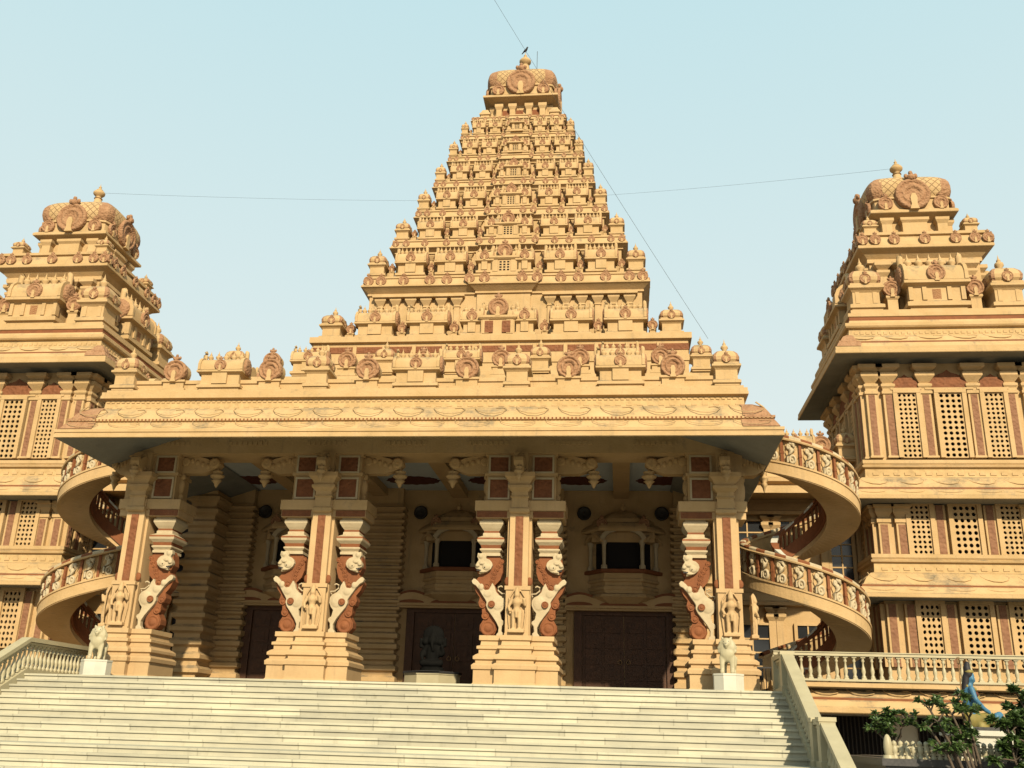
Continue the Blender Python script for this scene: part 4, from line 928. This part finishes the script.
# ================================================================== balustrades of the steps and terrace
def baluster_mesh(h, r=.075):
    def f():
        b = MB(); b.box(-r, r, -r, r, 0, .06 * h, 'marble'); b.box(-r, r, -r, r, .93 * h, h, 'marble')
        b.lathe([(r * .95, .06 * h), (r * 1.0, .12 * h), (r * .6, .2 * h), (r * .95, .34 * h), (r * .8, .46 * h), (r * .5, .58 * h), (r * .45, .74 * h), (r * .85, .80 * h), (r * .5, .85 * h), (r * .9, .93 * h)], 'marble', (0, 0, 0), 10); return b.mesh('baluster')
    return cached(('bal', round(h, 2), r), f)
def step_rail(sg, label):
    X = sg * 10.72; rl = thing('step_balustrade', label, 'balustrade', (X, SY, 0))
    H = .98
    y1 = SY - 11 * RUN; y2 = y1 - 1.25; yend = y2 - 8 * RUN; slope = RISE / RUN
    yback = SY + (3.6 if sg < 0 else 1.5)
    z11 = -RISE * 11
    seg = [(yback, H), (SY, H), (y1, z11 + H), (y2 + .1, z11 + H), (yend, z11 - slope * (y2 - yend) + H)]
    W2 = .13
    def bar(seg, za, zb, w, m, n):
        b = MB(); P = seg; vs = []
        for y, z in P: vs += [(-w, y - SY, z + za), (w, y - SY, z + za), (w, y - SY, z + zb), (-w, y - SY, z + zb)]
        b.add(vs, [f for k in range(len(P) - 1) for f in [(k * 4 + j, k * 4 + (j + 1) % 4, k * 4 + 4 + (j + 1) % 4, k * 4 + 4 + j) for j in range(4)]] + [(3, 2, 1, 0), tuple(range(len(vs) - 4, len(vs)))], m)
        b.obj(n, rl); 
    bar(seg, -.10, .02, .15, 'marble', 'rail'); bar([(y, z - .115) for y, z in seg], -.06, .0, .1, 'marble', 'under_rail')
    bar([(y, z - H) for y, z in seg], -.25, .12, .14, 'marble', 'kerb')
    h = H - .12 - .17
    me = baluster_mesh(h)
    y = yback - .15
    while y > yend + .1:
        z = None
        for (ya, za), (yb, zb) in zip(seg, seg[1:]):
            if yb <= y <= ya: z = za + (zb - za) * (ya - y) / (ya - yb)
        put('baluster', me, rl, (0, y - SY, z - H + .115)); y -= .215
    for yy, zz in ((SY + .1, 0), (y1 - .25, z11), (y2 + .1, z11)):
        b = MB(); b.rect(0, yy - SY, .17, .17, [(.02, zz - .2), (.02, zz + .12), (0, zz + .14), (0, zz + H - .05), (.02, zz + H - .04), (.02, zz + H + .05)], 'marble'); b.obj('newel_post', rl) if sg > 0 else None
    b = MB(); b.box(-.16, .16, yback - SY - .02, yback - SY + .3, -.1, H + .03, 'marble'); b.obj('end_post', rl)
    return rl
step_rail(-1, 'pale stone balustrade beside the marble steps, below the left spiral staircase')
step_rail(1, 'pale stone balustrade climbing the marble steps and joining the long terrace balustrade')

ter = thing('terrace_wall', 'terrace wall with lotus cornice and dark barred openings below the long balustrade', 'terrace', (16, 1.2, 0))
b = MB(); x0, x1 = -5.1, 14
b.box(x0, x1, 2.2, 8, -3, .3, 'white')
b.add([(x0, -.45, .31), (x1, -.45, .31), (x1, 8, .31), (x0, 8, .31)], [(0, 1, 2, 3)], 'pave')
b.obj('wall', ter)
b = MB(); pr = [(2.25, -.36), (.42 - .9, -.4), (-.5, -.38), (-.5, -.24), (-.44, -.2), (-.38, -.06), (-.33, -.02), (-.33, .05), (-.26, .08), (-.16, .24), (-.04, .30), (-.1, .34), (-.16, .36), (-.16, .48), (-.02, .52), (.3, .53)]
for i in range(len(pr) - 1):
    b.add([(x0, pr[i][0], pr[i][1]), (x1, pr[i][0], pr[i][1]), (x1, pr[i + 1][0], pr[i + 1][1]), (x0, pr[i + 1][0], pr[i + 1][1])], [(0, 1, 2, 3)], 'redp' if i == 6 else 'sand')
petals(b, (x0, -.3), (x1, -.3), (0, -1), .08, .3, .2, 18, r=.016); b.add([(x0, p[0], p[1]) for p in pr], [tuple(range(len(pr)))], 'sand'); b.obj('lotus_cornice', ter)
for x, w in ((-2.2, 2.1), (.9, 2.4), (4.5, 2.4)):
    b = MB(); b.box(x - w / 2, x + w / 2, 2.16, 2.19, -1.75, -.42, 'dark'); o = b.obj('barred_opening', ter)  # flat near-black panel, the shade of the opening put into its colour
    b = MB(); k = x - w / 2
    while k < x + w / 2: b.tube([(k, 2.1, -1.75), (k, 2.1, -.42)], .022, 'iron', 5); k += .125
    b.obj('iron_bars', o)
TY, TZ = 1.15, .53
tb = thing('terrace_balustrade', 'long pale balustrade along the terrace in front of the building with the domed tower', 'balustrade', (16, TY, TZ))
me = baluster_mesh(.68, .07); x = 11.05
while x < 25:
    put('baluster', me, tb, (x - 16, 0, .06)); x += .262
b = MB(); b.box(-5.0, 10, -.11, .11, .74, .86, 'marble'); b.box(-5, 10, -.14, .14, .83, .85, 'marble'); b.obj('rail', tb)
b = MB(); b.box(-5.0, 10, -.1, .1, 0, .06, 'marble'); b.obj('base', tb)

# low iron railings beside the end pillars
for sg, lab in ((-1, 'low dark iron railing beside the left lion pedestal'), (1, 'low dark iron railing behind the pillar nearest the terrace balustrade')):
    t = thing('iron_railing', lab, 'railing', (sg * 11.2, 2.2, 0))
    b = MB()
    for z in (.1, .95): b.box(-1.1, 1.1, -.02, .02, z - .025, z + .025, 'iron')
    for k in range(15): b.tube([(-1.05 + .15 * k, 0, 0), (-1.05 + .15 * k, 0, .95)], .016, 'iron', 5)
    b.obj('bars', t)
b = MB()
for sg in (-1, 1): b.box(min(sg * 10.86, sg * 15.6), max(sg * 10.86, sg * 15.6), 1.75 if sg > 0 else -1.9, 6.5, -3, -.01, 'sand') if sg < 0 else b.box(10.86, 10.9, -1, 6, -3, -.01, 'sand')
structure(b, 'landing_ground')

# ================================================================== lions on marble pedestals
def lion_statue():
    ch = [[(0, -.08, .52, .21), (0, .2, .5, .19), (0, .45, .5, .18)],                                             # trunk
          [(0, -.1, .74, (.27, .21, .27))], [(0, -.16, .58, (.22, .16, .2))], [(0, -.2, .86, .15)],                 # mane and skull
          [(0, -.3, .82, .085), (0, -.37, .80, .06)], [(0, -.30, .755, .045), (0, -.34, .735, .04)],              # muzzle, jaw
          [(-.13, -.12, 1.0, .04)], [(.13, -.12, 1.0, .04)],
          [(-.14, -.14, .45, .1), (-.15, -.2, .26, .07), (-.15, -.2, .08, .065), (-.15, -.28, .05, .065)], [(.13, -.12, .45, .1), (.14, -.14, .26, .075), (.14, -.16, .08, .07), (.14, -.24, .05, .065)],
          [(-.13, .45, .42, .12), (-.14, .4, .26, .08), (-.14, .48, .12, .055), (-.14, .42, .05, .06)], [(.13, .45, .42, .12), (.14, .4, .26, .08), (.14, .48, .12, .055), (.14, .42, .05, .06)],
          [(0, .6, .5, .04), (.05, .68, .3, .035), (.05, .66, .15, .05)]]
    for i in range(22):
        a = random.uniform(0, 2 * pi); e = random.uniform(-.5, .8)
        ch.append([(.25 * cos(a) * cos(e * .6), -.1 + .2 * sin(a) * .7, .72 + .22 * e, .05)])
    me = organic('stone_lion', ch, 'marble', .022, 2)
    return me
LS = lion_statue()
def pedestal(n, r, h, m):
    b = MB(); pl = [(r * cos(pi / n + 2 * pi * i / n + pi / 2), r * sin(pi / n + 2 * pi * i / n + pi / 2)) for i in range(n)]
    def ring(k, z): return [(p[0] * k, p[1] * k, z) for p in pl]
    P = [(1.03, 0), (1.03, .05), (1, .06), (1, h - .06), (1.03, h - .05), (1.03, h)]; vs = [q for k, z in P for q in ring(k, z)]
    b.add(vs, [(k * n + i, k * n + (i + 1) % n, (k + 1) * n + (i + 1) % n, (k + 1) * n + i) for k in range(len(P) - 1) for i in range(n)] + [tuple(range(len(vs) - n, len(vs)))], m)
    return b
for sg, w in ((-1, 'below the left spiral staircase'), (1, 'nearest the terrace balustrade')):
    X, Y = (-9.32, -1.75) if sg < 0 else (9.32, -1.75)
    t = pedestal(8, .44, .50, 'white').obj('marble_pedestal', None, (X, Y, .0)); tag(t, 'white marble pedestal under the lion ' + w, 'pedestal')
    o = put('stone_lion', LS, None, (X, Y - .1, .5), R(-14) if sg > 0 else R(8), (.95, .6, .97)); tag(o, 'pale seated stone lion with curly mane ' + w, 'lion statue')
    e = MB()
    for s in (-1, 1): e.ell((s * .065, -.31, .895), (.022, .018, .018), 'granite', 8, 5)
    e.ell((0, -.40, .825), (.03, .02, .022), 'granite', 8, 5); e.box(-.045, .045, -.378, -.33, .762, .772, 'granite'); e.obj('carved_face', o)

# dark idol inside the porch
pb = pedestal(8, .98, .62, 'marble'); lid = MB()
t = pb.obj('idol_pedestal', None, (-.18, 4.2, 0)); tag(t, 'wide pale marble octagonal pedestal with dark rim between the middle pillars', 'pedestal')
pedestal(8, 1.02, .06, 'granite').obj('dark_rim', t, (0, 0, .62))
ch = [[(0, .05, .12, (.42, .26, .12))], [(0, 0, .3, (.36, .24, .16))], [(-.3, -.12, .3, .12), (0, -.2, .28, .1), (.3, -.12, .3, .12)], [(0, 0, .45, .22), (0, .0, .7, .22), (0, 0, .86, .12), (0, -.04, 1.02, .17), (0, 0, 1.2, .12), (0, 0, 1.36, .07), (0, 0, 1.48, .03)],
      [(-.2, 0, .78, .09), (-.36, -.05, .58, .07), (-.3, -.2, .42, .06)], [(.2, 0, .78, .09), (.38, -.05, .62, .07), (.34, -.14, .85, .06)], [(-.2, .06, .8, .07), (-.42, .05, .85, .06), (-.42, 0, 1.08, .05)], [(.2, .06, .8, .07), (.42, .05, .9, .06), (.42, 0, 1.1, .05)],
      [(0, -.18, .98, .06), (.02, -.24, .85, .05), (.06, -.24, .7, .04)]]
ch += [[(0, .06, 1.22, (.38, .13, .34))], [(-.24, 0, 1.0, .13)], [(.24, 0, 1.0, .13)], [(0, .05, .0, (.52, .3, .1))], [(-.3, 0, .62, .13)], [(.3, 0, .62, .13)]]
o = put('dark_idol', organic('dark_idol', ch, 'bronze', .028, 2), None, (-.22, 4.2, .68), 0, 1.03); tag(o, 'black seated idol silhouetted before the middle door', 'statue')

# ================================================================== blue seated deity and planted bed
SPX, SPY = 13.85, -8.0
sp = thing('statue_pedestal', 'square white marble pedestal carrying the blue seated statue among the shrubs', 'pedestal', (SPX, SPY, -3))
b = MB(); b.rect(0, 0, .56, .5, [(.06, 0), (.06, .3), (0, .34), (0, 1.95), (.08, 2.0), (.08, 2.1)], 'white'); b.obj('block', sp)
b = MB(); b.rect(0, 0, .5, .44, [(.1, 2.1), (.1, 2.17)], 'granite'); b.obj('dark_slab', sp)
# the figure faces +X, sits cross-legged with one knee out
PZ = -.83
ds = thing('seated_statue', 'blue-skinned seated deity statue with tall hair knot, yellow loincloth and trident behind', 'statue', (SPX - .05, SPY, PZ))
body = [[(-.05, 0, .28, .2), (-.08, 0, .5, .17), (-.07, 0, .72, .19), (-.05, 0, .84, .12), (-.02, 0, .92, .075), (.02, 0, 1.03, .115), (.03, 0, 1.1, .1)],
        [(.11, 0, 1.02, .03), (.13, 0, 1.0, .025)], [(.03, -.11, 1.03, .03)], [(.03, .11, 1.03, .03)],
        [(-.06, -.2, .8, .085), (-.02, -.3, .58, .065), (.2, -.26, .38, .055), (.34, -.2, .32, .05)], [(-.06, .2, .8, .085), (0, .3, .58, .065), (.2, .26, .42, .055), (.32, .2, .42, .05)],
        [(.55, -.12, .22, .1), (.66, -.05, .24, .11), (.7, .06, .2, .09)]]
put('body', organic('body', body, 'blue', .024, 3), ds)
cloth = [[(-.08, -.02, .14, .22), (.08, -.12, .15, .17), (.28, -.26, .17, .12), (.44, -.14, .13, .10)], [(.08, .12, .16, .17), (.3, .26, .2, .12), (.42, .12, .24, .1)], [(.02, -.12, .02, .13)], [(-.14, 0, .24, .19)], [(.2, -.2, .02, .1), (.06, -.24, -.0, .1)]]
put('loincloth', organic('loincloth', cloth, 'yellow', .028, 3), ds)
hair = [[(-.03, 0, 1.14, .125), (-.05, 0, 1.27, .1), (-.03, 0, 1.36, .07)], [(-.1, 0, 1.06, .1), (-.14, 0, .9, .1), (-.17, 0, .74, .11), (-.17, 0, .6, .07)]]
put('hair', organic('hair', hair, 'hair', .026, 3), ds)
b = MB()
for i in range(10): a = 2 * pi * i / 10; b.ell((-.02 + .13 * cos(a), .15 * sin(a), .84 - .04 * cos(a)), (.04, .04, .04), 'yellow', 6, 4)
b.lathe([(.13, 1.17), (.135, 1.2), (.11, 1.23)], 'yellow', (-.01, 0, 0), 12); b.ell((.13, -.04, .62), (.07, .09, .12), 'yellow', 8, 6); b.ell((.1, -.1, .7), (.06, .05, .06), 'maroon', 8, 5); b.obj('garland', ds)
b = MB()
for s in (-1, 1): b.ell((.115, s * .042, 1.055), (.016, .024, .012), 'white', 8, 5); b.ell((.128, s * .042, 1.055), (.008, .01, .01), 'hair', 6, 4)
b.box(.118, .132, -.03, .03, .975, .985, 'maroon'); b.obj('painted_face', ds)
b = MB(); b.tube([(-.33, -.12, -.02), (-.3, -.12, 1.42)], .016, 'copper', 6)
for y in (-.08, 0, .08): b.tube([(-.3, -.12, 1.34), (-.3, -.12 + y, 1.38), (-.3, -.12 + y, 1.5)], .012, 'copper', 5)
b.obj('trident', ds); ds.scale = (.76, .88, .95)
# bed: dark granite kerb with a low white picket fence of round-topped slabs
bed = thing('planting_bed', 'raised planting bed edged with dark granite where the shrubs grow around the blue statue', 'planter', (14.5, -9, -3))
BX0, BX1, BY0, BY1 = 11.33, 19, -10.3, -6.6
b = MB(); b.box(BX0 - 14.5, BX1 - 14.5, BY0 + 9, BY1 + 9, 0, 1.51, 'granite'); b.box(BX0 - 14.57, BX1 - 14.43, BY0 + 8.93, BY1 + 9.07, 1.4, 1.53, 'granite'); b.obj('granite_kerb', bed)
b = MB(); b.box(BX0 + .25 - 14.5, BX1 - .2 - 14.5, BY0 + 9.25, BY1 + 8.8, 1.4, 1.545, 'earth'); b.obj('soil', bed)
fn = thing('picket_fence', 'low white fence of round-topped stone pickets standing on the dark granite kerb', 'fence', (14.5, -9, -1.47))
def picket():
    b = MB(); b.lathe([(.075, 0), (.075, .05), (.05, .08), (.07, .15), (.078, .22), (.06, .30), (.05, .33), (.065, .36), (.05, .42), (0, .46)], 'marble', (0, 0, 0), 10); return b.mesh('picket')
pk = picket()
x = BX0 + .22
while x < BX1: put('picket', pk, fn, (x - 14.5, BY0 + 9 + .1, 0), 0, (.8, .8, .72)); x += .118
b = MB()
for z in (.07, .2): b.box(BX0 - 14.4, BX1 - 14.5, BY0 + 9.08, BY0 + 9.12, z, z + .035, 'marble')
b.obj('fence_rail', fn)
b = MB(); b.ell((0, 0, .2), (.085, .085, .24), 'marble', 12, 8); b.lathe([(.12, 0), (.1, .06)], 'marble', (0, 0, 0), 10); b.obj('end_finial', fn, (BX0 + .1 - 14.5, BY0 + 9.1, 0))
def shrub(name, label, base, limbs, nleaf, L, spread, seed):
    """branching woody shrub with rosettes of long leaves at its twig ends"""
    rng = random.Random(seed); t = thing(name, label, 'shrub', base); b = MB(); lf = MB(); tips = []
    for (dx, dy, h) in limbs:
        p = Vector((0, 0, 0)); q = [tuple(p)]
        for k in range(4):
            f = (k + 1) / 4; q.append((dx * f + rng.uniform(-.05, .05), dy * f + rng.uniform(-.05, .05), h * f ** .85))
        b.tube(q, .04, 'bark', 6, True, .02)
        for k in range(7):
            s = Vector(q[-1]) if k < 3 else Vector(q[3]); d = Vector((rng.gauss(0, 1), rng.gauss(0, 1), rng.uniform(-.1, 1.3))).normalized() * rng.uniform(.4, 1) * spread
            e = s + d; b.tube([s, s + d * .5 + Vector((0, 0, .03)), e], .018, 'bark', 5, True, .009); tips.append((e, d.normalized()))
    per = max(4, nleaf // len(tips))
    for e, d in tips:
        for k in range(per):
            a = rng.uniform(0, 2 * pi); el = rng.uniform(-.5, 1.1); l = L * rng.uniform(.65, 1.15); w = l * rng.uniform(.16, .23)
            u = Vector((cos(a) * cos(el), sin(a) * cos(el), sin(el))); u = (u + d * .5).normalized(); s = u.cross(Vector((rng.uniform(-.4, .4), rng.uniform(-.4, .4), 1))).normalized(); n = s.cross(u)
            o = e - d * rng.uniform(0, .35) * spread * .4; dr = -.18 * l
            lf.add([o, o + u * l * .4 + s * w + n * .02, o + u * l * .45 - n * .015, o + u * l * .4 - s * w + n * .02, o + u * l * .75 + s * w * .8 + Vector((0, 0, dr * .5)), o + u * l * .78 + Vector((0, 0, dr * .5)) - n * .01, o + u * l * .75 - s * w * .8 + Vector((0, 0, dr * .5)), o + u * l + Vector((0, 0, dr))],
                   [(0, 1, 2), (0, 2, 3), (1, 4, 5, 2), (2, 5, 6, 3), (4, 7, 5), (5, 7, 6)], 'leaf')
    b.obj('branches', t); lf.obj('leaves', t); return t
shrub('flowering_shrub', 'sparse leafy shrub at the end of the white pickets before the dark barred opening', (11.75, -9.3, -1.47), [(-.1, 0, .6), (-.25, .1, .45), (.2, -.1, .75), (.05, .1, .8), (-.2, .2, .7)], 560, .16, .27, 3)
shrub('flowering_shrub', 'open shrub with slanting bare stems just beside the blue statue pedestal', (13.0, -10.9, -3.0), [(-.45, .1, 2.35), (-.3, .3, 2.6), (-.75, 0, 2.2), (-.95, .1, 2.1), (-.6, .2, 2.5), (-.2, .2, 2.3), (-.8, .2, 2.4)], 1100, .16, .3, 5)
shrub('flowering_shrub', 'broad dense dark green shrub hiding the side of the statue pedestal', (13.75, -10.9, -3.0), [(-.25, 0, 2.2), (.0, .1, 2.5), (.35, 0, 2.55), (.25, -.2, 2.1), (-.35, -.1, 2.0), (.7, 0, 2.45), (0, -.2, 1.85), (.6, -.2, 1.9), (.2, 0, 2.45), (.45, .1, 2.3), (.1, .1, 2.2), (-.1, .1, 2.35), (.55, .1, 2.6)], 5200, .18, .4, 9)

# ================================================================== small things
for X, w in ((-7.95, 'beside the balcony over the leftmost door'), (-1.55, 'beside the balcony over the middle door'), (4.95, 'left of the balcony over the rightmost door'), (7.95, 'right of the balcony over the rightmost door')):
    t = thing('wall_speaker', 'round black loudspeaker high on the wall ' + w, 'speaker', (X, YW - .1, 6.95))
    b = MB(); b.lathe([(.26, 0), (.28, .08), (.24, .14), (.2, .1), (.06, .06), (0, .09)], 'iron', (0, 0, 0), 18, 'y'); b.obj('horn', t); b = MB(); b.box(-.06, .06, 0, .1, -.06, .06, 'iron'); b.obj('mount', t)
def cable(pts, r, label, sag=0, n=24):
    p = []
    for i in range(n + 1):
        f = i / n; a, c = Vector(pts[0]), Vector(pts[1]); q = a.lerp(c, f); q.z -= sag * 4 * f * (1 - f); p.append(q)
    b = MB(); b.tube(p, r, 'iron', 5); tag(b.obj('overhead_cable'), label, 'cable')
cable([(-6.1, 22.0, 53.3), (11.4, 22.0, 20.2)], .010, 'thin dark cable crossing the tall tower dome and running down along its edge', .35)
cable([(-18.72, 8.92, 23.0), (-5.2, 21.6, 29.4)], .005, 'faint thin cable from the left dome finial across to the tall tower', .1)
cable([(18.72, 8.92, 23.0), (5.2, 21.6, 29.4)], .005, 'faint thin cable from the tall tower to the dome finial beside the terrace', .1)
bird = organic('bird', [[(0, .12, .16, .07), (0, 0, .2, .1), (0, -.1, .3, .075), (0, -.15, .4, .06)], [(0, -.2, .4, .02), (0, -.26, .38, .012)], [(0, .15, .14, .05), (0, .32, .02, .035)], [(.04, 0, .1, .018), (.04, 0, 0, .014)], [(-.04, 0, .1, .018), (-.04, 0, 0, .014)]], 'hair', .018, 1)
tag(put('bird', bird, None, (0, 26.7, 43.98), R(60), .95), 'small black bird perched on top of the tall tower finial', 'bird')
